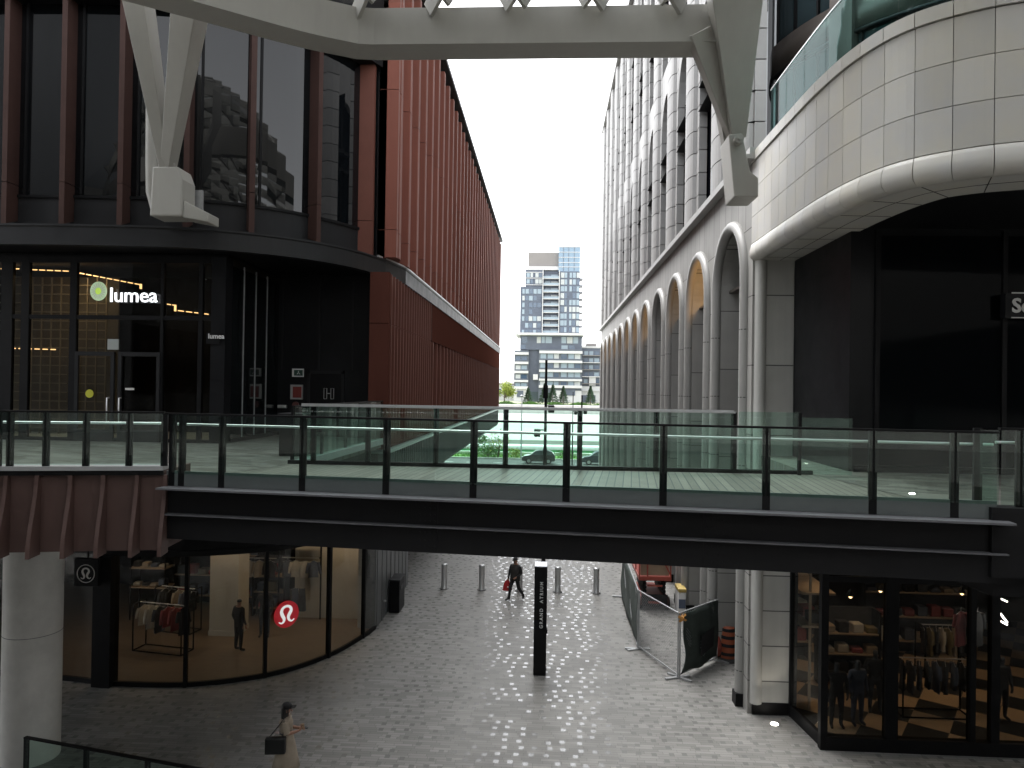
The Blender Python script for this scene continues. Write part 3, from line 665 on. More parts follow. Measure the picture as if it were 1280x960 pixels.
MB().box(-26,-6.52,30.3,30.5,.03,4.2).box(-26.2,-26,20.8,30.5,0,4.2).build('back_wall',K['black'],GS)
MB().box(-9.4,-6.55,26.6,26.75,.03,4.2).box(-6.75,-6.53,25.65,30.3,.03,4.2).build('pale_partition',K['pale'],GS)
# white clad column in the shop
cx = at_z(279,796,0)
MB().box(cx.x-.5,cx.x+.5,cx.y,cx.y+.9,.03,4.2).box(cx.x-.52,cx.x+.52,cx.y-.02,cx.y+.92,.03,.2).build('clad_column',K['pale'],GS)
dl = MB(); spots = [(-12.9,22.4),(-11.3,23.8),(-9.4,24.0),(-8.2,25.9),(-7.2,26.1),(-14.5,24.5),(-10.2,26.0)]
for x,y in spots: dl.lathe([(.09,0),(.11,.05)],(x,y,4.14),12)
dl.build('downlight',K['warm'],GS)
for x,y in spots: lamp('SPOT',(x,y,4.1),10,(1,.74,.46),.08,(x,y,0),115)
# ------------------------------------------------------------------ right building (stone arcade)
SB = thing('stone_arcade_building','long cream stone building with a row of tall round arches and ribbed upper storeys','building',(8,48,0))
FX, PITCHB, NA = 5.5, 4.71, 12
cen = [22.24+PITCHB*k for k in range(NA)]; HW, SPR, TOPZ = 1.62, 11.95, 15.0
YE2 = cen[-1]+HW+1.6
w = MB(); NSEG = 20; DEP = .85
def quad(a,b,c,d): w.add([a,b,c,d],[(0,1,2,3)])
prev = 19.9
for c in cen:
    l, r_ = c-HW, c+HW
    w.box(FX,FX+DEP,prev,l,0,SPR)                         # pier
    # spandrel with arch
    xs = [(c-HW*math.cos(math.pi*i/NSEG), SPR+HW*math.sin(math.pi*i/NSEG)) for i in range(NSEG+1)]
    for (y0,z0),(y1,z1) in zip(xs,xs[1:]):
        quad((FX,y0,z0),(FX,y0,TOPZ),(FX,y1,TOPZ),(FX,y1,z1))
        w.add([(FX,y0,z0),(FX,y1,z1),(FX+DEP,y1,z1),(FX+DEP,y0,z0)],[(0,1,2,3)],True)
    w.box(FX,FX+DEP,prev,l,SPR,TOPZ)
    prev = r_
w.box(FX,FX+DEP,prev,YE2,0,TOPZ)
w.build('arcade_wall',K['stone'],SB)
gz = MB(); fr = MB(); md = MB(); tr_ = MB(); shf = MB()
gz.box(FX+.8,FX+.83,20.3,YE2-.5,0,SPR+HW)
for c in cen:
    for y in (c-.55,c+.55): fr.box(FX+.74,FX+.8,y-.04,y+.04,0,SPR+1.4)
    for z in (3.2,6.6,7.1,9.5,SPR): fr.box(FX+.73,FX+.8,c-HW,c+HW,z,z+.09)
    path = [(FX-.02,c-HW-.13,.35)]+[(FX-.02,c-HW-.13,SPR*t) for t in (.5,1)]
    path += [(FX-.02,c-(HW+.13)*math.cos(math.pi*i/18),SPR+(HW+.13)*math.sin(math.pi*i/18)) for i in range(1,18)]
    path += [(FX-.02,c+HW+.13,SPR*t) for t in (1,.5)]+[(FX-.02,c+HW+.13,.35)]
    md.tube(path,.17,10)
    for s in (-1,1): MB().box(FX-.21,FX+.3,c+s*(HW+.13)-.19,c+s*(HW+.13)+.19,0,.35).build('plinth',K['black'],SB)
    shf.box(FX+.35,FX+.8,c-HW,c+HW,SPR-.02,SPR+.06)
gz.build('arcade_glass',K['dpane'],SB); fr.build('arcade_window_frame',K['black'],SB); shf.build('lamp_shelf',K['bronze'],SB)
tr_.box(5.62,6.72,19.84,20.2,0,.33); tr_.build('plinth',K['black'],SB)
# joints of the mouldings: short dark rings every block
md.build('arch_moulding',K['moulding'],SB)
MORT = mat('mortar',(.1,.1,.095),.8)
for c in cen[:5]:
    for s in (-1,1):
        z = 1.85 if c != cen[0] else .95
        while z < SPR: MB().lathe([(.1735,0),(.1735,.03)],(FX-.02,c+s*(HW+.13),z),10).build('moulding_joint',MORT,SB); z += 1.9 if z > 6 else .95
MB().box(5.66,6.6,19.86,19.9,.33,12.4).build('end_face',stone_wall('lightened pier stone',(.56,.555,.53)),SB)  # same stone, lightened in colour to make up for dim light on this end
MB().tube([(5.72,19.9,.3),(5.72,19.9,12.3)],.16,12).build('corner_moulding',mat('lightened pier moulding',(.55,.545,.52),.5,var=.06,scale=2),SB)  # moulding stone lightened to match the brightened end face
MB().box(FX-.28,FX+.3,19.6,YE2+.1,TOPZ+.0,TOPZ+.12).box(FX-.2,FX+.3,19.6,YE2,TOPZ+.12,TOPZ+.3).build('cornice',K['moulding'],SB)
# warm uplights in the arch heads
for k,c in enumerate(cen):
    if k in (0,3) : continue
    e_ = (1.0 if k == 1 else .55 if k in (4,5,6,8,9,10) else .3)
    lamp('POINT',(FX+.55,c,SPR+.35),13*e_,(1,.55,.2),.12)
ul = MB()
for k,c in enumerate(cen):
    if k not in (0,3): ul.lathe([(.06,0),(.06,.03)],(FX+.5,c,SPR+.065),10)
ul.build('uplight',K['warm'],SB)
# ribbed upper storeys
gl2 = MB(); lv = MB()
gl2.box(FX+.42,FX+.6,21.9,YE2,TOPZ+.3,36.2)
blk = .86; RZ0 = TOPZ+.3; TIER = [(RZ0,23.3),(24.7,34.6)]
def ribprof(y0,y1):
    n = 8; out = [(FX+.36,y0)]
    ym = y0+.42
    out += [(FX+.06,y0),(FX+.06,ym-.03),(FX+.10,ym)]
    for i in range(n+1):
        t = math.pi*i/n; out.append((FX+.04-.22*math.sin(t)**.7, ym+.02+(y1-ym-.04)*(1-math.cos(t))/2))
    out += [(FX+.06,y1),(FX+.36,y1)]
    return out
for k in range(-1,NA+1):
    y0 = 26.25-PITCHB+PITCHB*k+1.35; y1 = y0+2.01      # stone rib between two window strips
    if k == -1: y0 = 20.1
    if y1 > YE2: y1 = YE2
    if y0 >= YE2-.2: continue
    up = MB(); hd = MB()
    pf = ribprof(y0,y1); z = RZ0; nb = blk if k < 8 else blk*2
    while z < 36.2:
        up.cur = 0; up.prism([(a,b) for a,b in pf],z+.035,min(36.2,z+nb)); z += nb
    up.build('stone_rib',K['stoneb'],SB)
    oc = y1+1.35                                        # window strip beside it
    if oc+1.35 > YE2: continue
    for (za,zb) in TIER:
        r_ = 1.35; sp2 = zb-r_*1.35
        pts = [(oc-r_*math.cos(math.pi*i/12), sp2+(zb-sp2)*math.sin(math.pi*i/12)) for i in range(13)]
        ztop = 24.7 if zb < 30 else 36.2
        for (ya,z0),(yb,z1_) in zip(pts,pts[1:]):
            hd.add([(FX+.07,ya,z0),(FX+.07,ya,ztop),(FX+.07,yb,ztop),(FX+.07,yb,z1_)],[(0,1,2,3)])
            hd.add([(FX+.07,ya,z0),(FX+.07,yb,z1_),(FX+.45,yb,z1_),(FX+.45,ya,z0)],[(0,1,2,3)],True)
        for zl in ((19.3,20.2) if zb < 30 else (27.6,28.5,31.5)):
            lv.extr([(FX+.42,oc-1.3,zl),(FX+.0,oc-1.3,zl+.02),(FX+.42,oc-1.3,zl+.34)],(0,2.6,0))
        for yy in (oc-.45,oc+.45): lv.box(FX+.38,FX+.43,yy-.03,yy+.03,za,sp2+.8)
        hd.build('window_head',K['stoneb'],SB); hd = MB()
gl2.build('upper_windows',K['wdark'],SB); lv.build('window_louvres',K['black'],SB)
MB().box(FX-.24,FX+.5,20.0,YE2+.1,36.2,36.75).build('parapet',K['moulding'],SB)
MB().box(FX+.86,6.69,20.4,29.1,0,5.5).box(FX+.86,30,29.1,YE2-.2,0,5.5).box(FX+.86,30,20.4,YE2-.2,5.5,TOPZ).box(FX+.62,30,30,YE2-.2,TOPZ,36.4).box(FX+.62,7.0,26.0,30,TOPZ,36.4).build('core',K['stoneb'],SB)

# curved stone fascia in front of the dark upper shop
SF = thing('stone_balcony','curved balcony front of cream stone panels with a rounded lower lip above the dark shop','balcony',(9,14,12.3))
cv = catmull([(5.47,19.95),(5.47,18.4),(5.48,16.8),(5.52,15.2),(5.68,13.8),(6.05,12.75),(6.75,12.1),(7.6,11.72),(9.2,11.25),(11.5,10.8),(14,10.4),(18,10)],8)
CP = Path(cv)
MB().sweep(cv,[(.05,12.55),(.05,15.0),(.35,15.0),(.35,12.55)]).build('backing',K['dark'],SF)
step = .575; pn = MB(); cp2 = MB(); lip = MB(); sf = MB()
n = int(CP.L/step)
lipprof = [(0.03,12.72)]+[(.16-.24*math.cos(R(a)),12.50-.22*math.sin(R(a))) for a in range(-60,100,16)]+[(.6,12.28),(.6,12.4),(.2,12.74)]
lipprof = [(0.0,12.74),(-.025,12.66),(-.05,12.56),(-.055,12.46),(-.03,12.37),(.04,12.31),(.14,12.285),(.24,12.285),(.24,12.5),(.06,12.74)]
for i in range(n):
    a, b = i*step, (i+1)*step
    sub = CP.sub(a+.006,b-.006,.15)
    for j in range(3):
        z0 = 12.75+.735*j; pn.sweep(sub,[(0,z0+.007),(0,z0+.728),(.045,z0+.728),(.045,z0+.007)])
    cp2.sweep(sub,[(-.04,14.97),(-.04,15.22),(.4,15.22),(.4,14.97)])
    lip.sweep(sub,lipprof,True)
sf.sweep(CP.sub(0,CP.L,.3),[(.2,12.30),(.2,12.34),(1.32,12.34),(1.32,12.30)])
sj = MB(); sj.sweep(CP.sub(0,CP.L,.3),[(.74,12.296),(.74,12.31),(.756,12.31),(.756,12.296)])
for i in range(1,n,2):
    c_,t_ = CP.at(i*step); nn_ = Vector((-t_.y,t_.x)); a_,b_ = c_+nn_*.24,c_+nn_*1.3; sj.bar((a_.x,a_.y,12.3),(b_.x,b_.y,12.3),.016,.01)
sj.build('soffit_joint',K['dark'],SF)

pn.build('stone_panels',K['stonep'],SF); cp2.build('coping',K['stonep'],SF); lip.build('rounded_lip',K['stonep'],SF); sf.build('stone_soffit',K['stonep'],SF)
up2 = CP.sub(.3,CP.L,.3)
MB().sweep(up2,[(.45,15.0),(.45,15.38),(.9,15.38),(.9,15.0)]).build('upper_kerb',K['stonep'],SF)
q = [(p.x,p.y) for p in CP.sub(0,CP.L,.4)]
def inset(o):
    out = []
    for p in CP.sub(0,CP.L,.4):
        out.append(p)
    vs = MB(); vs.sweep(out,[(o,0),(o,1),(o+.01,1)]); return [(vs.v[i*3][0],vs.v[i*3][1]) for i in range(len(out))]
ins = inset(1.3)
MB().prism(ins+[(18,19.95)],12.36,12.5).build('dark_soffit',K['black'],SF)
MB().prism(inset(.36)+[(18,19.95)],12.6,15.0).build('slab',K['dark'],SF)
BG = thing('balcony_glass','frameless teal glass balustrade standing on the curved stone balcony','balustrade',(7,14,15.2))
gb = [Path([Vector(p) for p in inset(.32)])][0]
i = 0.5; kk = 0
while i < gb.L-1.4:
    MB().sweep(gb.sub(i+.01,i+1.24,.2),[(0,15.22),(0,16.75),(.015,16.75),(.015,15.22)]).build('pane',K['g_teal'],BG); i += 1.25
tp = MB(); tp.sweep(gb.sub(.5,gb.L,.25),[(-.012,16.75),(-.012,16.785),(.03,16.785),(.03,16.75)]); tp.build('top_rail',K['steel'],BG)
MB().sweep(gb.sub(.5,gb.L,.25),[(-.02,15.222),(-.02,15.3),(.035,15.3),(.035,15.222)]).build('base_rail',K['steel'],BG)

# glass tower behind the balcony
GT = thing('curved_glass_tower','curved glass tower with bronze bands rising behind the stone balcony','building',(14.2,24.6,15))
tc = (14.2,24.6); tr0 = 7.2
def arc(r,a0,a1,n=40): return [Vector((tc[0]+r*math.cos(R(lerp(a0,a1,i/n))), tc[1]+r*math.sin(R(lerp(a0,a1,i/n))))) for i in range(n+1)]
A = arc(tr0,150,300)
MB().sweep(A,[(0,15.05),(0,34),(.05,34),(.05,15.05)],True).build('curtain_glass',mat('blue grey tower glass',(.05,.075,.085),.03,spec=.95),GT)
bd = MB(); dk = MB()
for k in range(6):
    z = 18.75+k*3.7
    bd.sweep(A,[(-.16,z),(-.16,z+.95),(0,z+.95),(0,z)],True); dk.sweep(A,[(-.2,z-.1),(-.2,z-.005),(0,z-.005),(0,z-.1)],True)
bd.build('bronze_band',K['bronze'],GT); dk.build('black_band',K['black'],GT)  # thin black strips directly below the bronze bands
ml = MB()
for k in range(24):
    p = A[int(k*40/24)]; d = (p-Vector(tc)).normalized(); ml.obox((p.x+d.x*.04,p.y+d.y*.04,24.5),(.1,.06,19),math.atan2(d.y,d.x))
ml.build('mullion',K['black'],GT)
q = Vector((7.05,23.4))
MB().box(q.x-1.1,q.x+.3,q.y-.1,q.y+2.4,15.05,34).build('stair_glazing',K['dpane'],GT)
mm = MB()
for k in range(5): mm.box(q.x-1.14+k*.27,q.x-1.07+k*.27,q.y-.22,q.y-.1,15.05,34)
mm.build('pale_mullion',K['trim'],GT)
p = A[17]; d = (p-Vector(tc)).normalized()
MB().obox((p.x+d.x*.05,p.y+d.y*.05,24.5),(.5,.7,19),math.atan2(d.y,d.x)).build('bronze_column',K['bronze'],GT)
MB().lathe([(tr0-.1,15),(tr0-.1,34)],(tc[0],tc[1],0),40).build('core',K['black'],GT)

# dark upper shop on the right and the walkway in front of it
DS = thing('dark_shop','unlit black shopfront under the stone balcony on the upper walkway','shop',(9,16.2,7.0))
MB().box(6.62,18,16.25,16.5,7,12.36).box(6.62,6.8,16.5,19.86,7,12.36).build('black_front',K['blackwall'],DS)
for x in (7.2,9.9,12.6): MB().box(x-.05,x+.05,16.19,16.25,7,12.3).build('mullion',K['black'],DS)
for a,b in ((7.26,9.84),(9.96,12.54)): MB().box(a,b,16.225,16.247,7.15,12.2).build('pane',K['bpane'],DS)
MB().box(6.7,18,16.16,16.245,7.0,7.14).build('sill',K['black'],DS)
bxs = thing('shop_fascia_sign','black sign panel with white lettering cut by the right edge, on the dark shop','sign',at_y(1285,383,15.95))
a,b = at_y(1256,397,15.98),at_y(1330,367,15.98)
MB().box(a.x,b.x,15.96,16.15,a.z,b.z).build('panel',K['blackwall'],bxs)
q = at_y(1265,390,15.93)
text_mesh('Se',.42,K['white'],'lettering',facing(q,(0,-1,0)),bxs,extrude=.01,bold=.012)
MB().box(q.x,b.x-.1,15.94,15.95,q.z+.4,q.z+.425).box(q.x,b.x-.1,15.94,15.95,q.z-.13,q.z-.105).build('rule',K['white'],bxs)
RW = [(6.22,10.40),(18,9.2),(18,16.3),(6.7,16.3),(6.62,19.86),(5.75,19.86),(5.55,15.5)]
MB().prism(RW,6.72,7.0).build('right_walkway',PAVE2,**ST)
MB().prism([(6.35,10.6),(18,9.4),(18,18.0),(6.8,18.0),(6.62,19.8),(5.8,19.8),(5.7,15.6)],5.86,6.715).build('right_slab',K['girder'],**ST)
MB().prism([(6.15,10.30),(18,9.08),(18,9.35),(6.15,10.62)],6.2,7.16).build('walkway_upstand',K['girder'],**ST)
lf = at_y(1101,611,12.6); 
fl = MB(); q = at_z(1140,617,7.004); fl.lathe([(.05,0),(.04,.012)],(q.x,q.y,7.002),12); fl.build('floor_light',K['coolamp'],None,label='tiny lit floor light on the right upper walkway',cat='light')

# ground-floor shop on the right
RS = thing('ground_shop','dim ground-floor clothes shop with black frames and a chequered floor at the right','shop',(9,20,0))
GY = 18.1; GX = 6.86
MB().box(GX,18,GY-.1,GY+.12,0,.32).box(GX,18,GY-.06,GY+.06,4.1,4.24).box(GX,18,GY-.06,GY+.06,4.8,4.95).build('frame_rail',K['black'],RS)
for px,wd in ((1029,.17),(1113,.3),(1214,.13),(1242,.2),(1300,.15)):
    x = at_y(px,850,GY).x; MB().box(x-wd/2,x+wd/2,GY-.09,GY+.09,.0,4.95).build('mullion',K['black'],RS)
ed = [GX]+[at_y(px,850,GY).x for px in (1029,1113,1214,1242,1300)]+[18]
for a,b in zip(ed,ed[1:]): MB().box(a,b,GY-.006,GY+.006,.32,4.1).box(a,b,GY-.006,GY+.006,4.24,4.8).build('pane',K['g_smoke'],RS)
MB().bar((6.64,19.84,.16),(GX,GY,.16),.1,.3).build('return_frame',K['black'],RS); MB().bar((6.64,19.84,4.85),(GX,GY,4.85),.1,.2).build('return_frame',K['black'],RS)
MB().bar((6.64,19.84,2.5),(GX,GY,2.5),.012,4.4).build('return_pane',K['g_clear'],RS)
MB().bar((6.63,19.82,0),(6.63,19.82,4.95),.09,.09).build('mullion',K['black'],RS)
MB().box(6.95,20,GY+.15,29,.004,.03).build('chequered_floor',checker('chequered tiles',(.02,.02,.02),(.42,.30,.19),.95),RS)
MB().box(6.7,20,28.8,29,0,4.9).box(19.8,20,GY,28.8,0,4.9).box(6.70,6.85,20.0,28.8,0,4.9).build('inner_wall',K['cloth_black'],RS)
MB().box(6.86,19.8,GY+.13,28.8,4.90,4.94).build('ceiling',K['black'],RS)
MB().box(GX,18,GY-.08,GY+.1,4.96,5.86).build('shop_fascia',K['girder'],RS)
tl = MB(); 
for (a,b) in (((1248,747),(1259,752)),((1249,765),(1259,778)),((1248,775),(1259,781))):
    tl.bar(at_y(*a,19.6),at_y(*b,19.6),.035,.035)
tl.build('tube_lamp',K['coolamp'],RS)
spots = [(8.5,20.2),(10.5,21.0),(8.6,23.5),(11.2,24.5),(13.2,22.0),(13.6,19.6)]
dl = MB()
for x,y in spots: dl.lathe([(.08,0),(.1,.05)],(x,y,4.85),12)
dl.build('downlight',K['warm'],RS)
for x,y in spots: lamp('SPOT',(x,y,4.8),15,(1,.70,.42),.08,(x,y,0),110)
gs_ = MB(); q = at_z(968,905,0)
for k,(px,py) in enumerate(((968,905),(1005,905))):
    q = at_z(px,py,0)
    MB().lathe([(.1,0),(.09,.012)],(q.x,q.y,.001),14).build('ground_light',K['coolamp'],None,label=('lit round ground light beside the stone end pier' if k==0 else 'lit round ground light close to the shop glass return'),cat='light',group='ground lights by the stone pier')
    lamp('SPOT',(q.x,q.y,.05),5,(1,.9,.75),.05,(q.x,q.y+.25,4),70)

# ------------------------------------------------------------------ footbridge
NA_, NB_ = Vector((-6.40,11.83)), Vector((6.25,10.38))
dv = (NB_-NA_).normalized(); nv = Vector((-dv.y,dv.x))
FBR = thing('footbridge','dark steel footbridge with a planked deck crossing the lane','footbridge',(0,13,6.1))
DK = [NA_+nv*.1,NB_+nv*.1,Vector((5.6,15.45)),Vector((-5.62,15.45))]
MB().prism(DK,6.9,7.0).build('deck',planks('deck boards',(dv.x,dv.y)),FBR)
def nsweep(prof,a=0,b=None): 
    return [NA_+dv*a, NA_+dv*((NB_-NA_).length if b is None else b)], prof
LB_ = (NB_-NA_).length
B = MB(); B.sweep([NA_-dv*.0,NB_+dv*.12],[(-.3,6.955),(-.3,6.985),(.1,6.985),(.1,6.955)]); B.build('top_flange',K['flange'],FBR)
B = MB(); B.sweep([NA_,NB_+dv*.1],[(-.02,6.1),(-.02,6.954),(.12,6.954),(.12,6.1)]); B.build('girder',K['girder'],FBR)
B = MB(); B.sweep([NA_,NB_+dv*.1],[(-.16,6.515),(-.16,6.535),(-.02,6.535),(-.02,6.515)]); B.build('lower_flange',K['flange'],FBR)
MB().prism([NA_+nv*.13,NB_+nv*.13,Vector((5.6,15.4)),Vector((-5.6,15.4))],6.15,6.89).build('under_deck',K['girder'],FBR)
for s_ in (4.55,8.95):
    sp_l = MB(); c_ = NA_+dv*s_; a_ = math.atan2(dv.y,dv.x); o_ = -nv*.026
    sp_l.obox((c_.x+o_.x,c_.y+o_.y,6.745),(.34,.012,.38),a_).obox((c_.x+o_.x,c_.y+o_.y,6.31),(.34,.012,.38),a_)
    for du in (-.12,-.04,.04,.12):
        for zz in (6.2,6.3,6.42,6.6,6.7,6.8,6.9):
            p_ = c_+dv*du-nv*.035; sp_l.obox((p_.x,p_.y,zz),(.025,.02,.025),a_)
    sp_l.build('splice_plate',K['girder'],FBR)
MB().box(-5.65,5.55,15.4,15.5,6.1,7.08).build('rear_girder',K['girder'],FBR)
def railing(name,label,A_,B_,posts,zb,zt,hz,kick=None,group=None,pw=.11,gap=None,side=1,top=True,hmat=None,rails=True):
    A_,B_ = Vector(A_),Vector(B_); d = (B_-A_).normalized(); nn = Vector((-d.y,d.x)); L_ = (B_-A_).length; ang = math.atan2(d.y,d.x)
    mid = (A_+B_)/2; t = thing(name,label,'railing',(mid.x,mid.y,zb),group)
    if kick: MB().sweep([A_,B_],[(-.02,zb),(-.02,zb+kick),(.02,zb+kick),(.02,zb)]).build('kick_panel',K['kick'],t)
    ps = []
    for p in posts:
        s = (p-A_).dot(d); ps.append(s)
        MB().obox((p.x,p.y,(zb+zt)/2),(pw,.05,zt-zb),ang).build('post',K['black'],t)
    ed_ = sorted(set([0]+ps+[L_]))
    for a,b in zip(ed_,ed_[1:]):
        if b-a < .15: continue
        p0,p1 = A_+d*(a+.015),A_+d*(b-.015)
        MB().sweep([p0,p1],[(-.045,zb+(kick or .06)-.04),(-.045,zt-.02),(-.033,zt-.02),(-.033,zb+(kick or .06)-.04)]).build('pane',K['g_rail'],t)
    if top: MB().sweep([A_,B_],[(-.05,zt-.02),(-.05,zt+.012),(.03,zt+.012),(.03,zt-.02)]).build('top_rail',hmat or K['black'],t)
    if hz:
        o = nn*.1*side
        MB().tube([(*(A_+o),hz),(*(B_+o),hz)],.021,8).build('handrail',K['rail'],t)
    return t
pp = [on_line(px,NA_,NB_,560) for px in (216,228,278,379,483.5,592.5,708.5,829.5,958,1091,1193)]
railing('glass_railing','glass railing with black posts along the near edge of the footbridge',NA_,NB_,pp,6.99,8.2,8.02,kick=.25,group='railings of the footbridge')
FA,FB_ = (-5.35,15.4),(3.9,15.3)
pp = [on_line(px,FA,FB_,555) for px in (392,460,545,632,724.5,820,917)]
railing('glass_railing','glass railing with a pale top rail along the far edge of the footbridge',FA,FB_,pp,7.08,8.28,None,group='railings of the footbridge',hmat=K['trim'])
fr_ = thing('end_balustrade','frameless glass balustrade beside the stone pier on the right walkway','balustrade',(4.8,15.3,7))
MB().box(3.98,5.2,15.28,15.30,7.08,8.3).build('pane',K['g_rail'],fr_); MB().box(5.2,5.26,15.25,15.33,7.0,8.3).build('post',K['black'],fr_)
MB().box(5.27,6.3,15.28,15.30,7.02,8.2).build('pane',K['g_rail'],fr_)
tr2 = MB(); tr2.box(-5.35,3.9,15.36,15.42,8.285,8.32); tr2.build('pale_cap_rail',K['trim'],FBR)
# left opening railing beside the red wall
p0,p1 = Vector((-5.62,15.6)),Vector((-5.42,23.2))
railing('void_railing','glass railing along the walkway edge beside the red wall',p0,p1,[lerp(0,1,k/4)*(p1-p0)+p0 for k in range(5)],7.0,8.25,None,kick=None)
MB().sweep([p0,p1],[(-.12,6.86),(-.12,7.03),(.1,7.03),(.1,6.86)]).build('walkway_edge',K['trim'],FBR)
wb = thing('planter_box','plain black metal box on the left walkway beside the glass railing','box',(-6.3,17.1,7))
q0,q1 = at_z(348,570,7.0),at_z(376,571,7.0)
MB().box(q0.x,q1.x,q0.y,q0.y+.7,7.0,7.98).build('box_body',K['black'],wb,bevel=.02); MB().box(q0.x-.02,q1.x+.02,q0.y-.02,q0.y+.72,7.985,8.03).build('box_lid',K['dark'],wb,bevel=.01)
# right walkway railing (beyond the bridge end)
A1,B1 = (6.32,10.45),(12,9.86)
railing('walkway_railing','dark glass railing on the right walkway beyond the bridge end',A1,B1,[on_line(px,A1,B1,560) for px in (1222,1275)]+[Vector((9.4,10.13)),Vector((11,9.96))],7.16,8.25,8.05)

# ------------------------------------------------------------------ left balcony, column, low railing
BA,BB = Vector((-13.0,10.42)),Vector((-6.44,11.8))
bd_ = (BB-BA).normalized(); bn = Vector((-bd_.y,bd_.x))
BL = thing('fluted_balcony','balcony front of dull brown red metal with flared upright fins','balcony',(-9.5,11.2,5.9))
MB().sweep([BA,BB],[(.05,5.9),(.05,7.24),(.3,7.24),(.3,5.9)]).build('fascia_panel',K['maroon'],BL)
MB().sweep([BA,BB],[(-.08,7.25),(-.08,7.32),(.35,7.32),(.35,7.25)]).build('coping',K['trim'],BL)
MB().sweep([BA,BB],[(-.05,7.17),(-.05,7.248),(.05,7.248),(.05,7.17)]).build('shadow_gap',K['black'],BL)
q = BB
MB().sweep([BB,BB+bn*1.2+bd_*.1],[(0,5.9),(0,7.24),(.15,7.24),(.15,5.9)]).build('end_panel',K['maroon'],BL)
for px in (-72,-32,8,46.5,88.5,129.5,171.5,207):
    p = on_line(px,BA,BB,640); fb = MB()
    pts = []
    for i in range(9):
        t = i/8; z = lerp(7.17,5.86,t); d = .05+.26*math.sin(t*math.pi*.5)**2; pts.append((d,z))
    poly = [(p.x+bn.x*.06,p.y+bn.y*.06,7.17)]+[(p.x-bn.x*d,p.y-bn.y*d,z) for d,z in pts]+[(p.x+bn.x*.06,p.y+bn.y*.06,5.86)]
    fb.extr([Vector(a)-Vector((*bd_,0))*.03 for a in poly],Vector((*bd_,0))*.06); fb.build('fin',K['maroon'],BL)
pp = [on_line(px,BA,BB,540) for px in (-50,-2,13,58,108,162)]+[BB]
railing('balcony_railing','glass railing with closely set black posts on the brown red balcony',BA,BB,pp,7.32,8.22,8.03,pw=.1)
cc_ = at_y(41,800,16.2)
CO = thing('concrete_column','thick round concrete column beneath the brown red balcony','column',(cc_.x,16.2,0))
MB().lathe([(.6,0),(.6,1.2),(.6,4.0),(.6,6.1)],(cc_.x,16.2,0),40).build('shaft',K['concrete'],CO)
MB().lathe([(.605,0),(.605,.012)],(cc_.x,16.2,2.9),40).build('casting_joint',K['greywall'],CO)
lA,lB = at_z(32,921,1.1).xy,at_z(300,970,1.1).xy
pp = [on_line(px,lA,lB,940) for px in (33,108,185,268)]
railing('low_railing','black glass railing standing on the ground beside the concrete column',lA,lB,pp,0,1.1,1.02)

# ------------------------------------------------------------------ steel canopy
CN = thing('steel_canopy','grey painted steel canopy of edge beams, V struts and diagonal glazed lattice','canopy',(0,10,13))
ring = catmull([(-15.5,9.5),(-12.6,11.6),(-9.8,13.6),(-7.6,15.15),(-5.9,16.35),(-4.7,17.0)],5)+[Vector((-4.3,17.05)),Vector((3.95,17.05))]
bp = [(-.0,16.86),(-.0,17.8),(.62,17.8),(.62,16.82)]
bp = [(.0,16.80),(.06,17.75),(-.36,17.75),(-.55,16.86)]
cb = MB(); ip = ring
cb.sweep(ring,[(-.15,16.86),(-.05,17.78),(.45,17.78),(.5,16.78)]); cb.build('edge_beam',K['canopy'],CN)
rise = lambda x,y: 17.62+4.6*max(0,1-((x+4.5)/14.5)**2)**.6*min(1,max(0,(17.05-y)/9))**.75
def inside(x,y):
    lo = -5.0-max(0,(17.05-y))*1.3; lo = max(lo,-24); hi = 3.9+min(10,max(0,17.05-y)*.9); return lo-.2 <= x <= hi+.2 and y <= 17.1
lat = MB()
for fam in (1,-1):
    for k in range(-40,60):
        c0 = k*1.75; pts = []
        x = -24
        while x <= 14.5:
            y = fam*(x)*1.0+c0
            if -34 < y < 17.05 and inside(x,y): pts.append(Vector((x,y,rise(x,y))))
            else:
                if len(pts) > 1:
                    for a,b in zip(pts,pts[1:]): lat.bar(a,b,.09,.46)
                pts = []
            x += .3
        if len(pts) > 1:
            for a,b in zip(pts,pts[1:]): lat.bar(a,b,.09,.46)
lat.build('roof_lattice',K['canopy'],CN)
rows = []
for j in range(36):
    y = 17.0-j*1.45; lo = max(-24,-5.0-max(0,(17.05-y))*1.3); hi = 3.9+min(10,max(0,17.05-y)*.9)
    rows.append([(lerp(lo,hi,i/14),y,rise(lerp(lo,hi,i/14),y)+.2) for i in range(15)])
MB().grid(rows,False).build('roof_glass',K['g_roof'],CN)
arch = MB()
for y in (9,3,-3,-9,-15,-21,-27,-33):
    lo = max(-24,-5.0-max(0,(17.05-y))*1.3); hi = 3.9+min(10,max(0,17.05-y)*.9)
    ps_ = [Vector((lerp(lo,hi,i/16),y,rise(lerp(lo,hi,i/16),y)-.25)) for i in range(17)]
    for a,b in zip(ps_,ps_[1:]): arch.bar(a,b,.3,.5,(0,1,0))
arch.build('arch_rib',K['canopy'],CN)
def strut(a,b,w0,h0,w1,h1,name='strut'):
    MB().bar(a,b,w0,h0,(0,1,0),w1,h1).build(name,K['canopy'],CN,bevel=.02)
nz_ = at_y(209,206,18.15)
strut(nz_+Vector((0,0,-.1)),at_y(166,-40,16.7),.24,.36,.58,.6); strut(nz_+Vector((.02,.02,-.1)),at_y(246,-45,16.2),.24,.36,.74,.65)
a,b = at_y(196,274,18.3),at_y(236,213,18.3)
nb_ = MB(); y0_,y1_ = 17.95,18.65
nb_.extr([(a.x,y0_,a.z),(a.x+.85,y0_,a.z),(a.x+.85,y0_,a.z+.95),(a.x+.72,y0_,b.z),(a.x+.05,y0_,b.z)],(0,y1_-y0_,0))
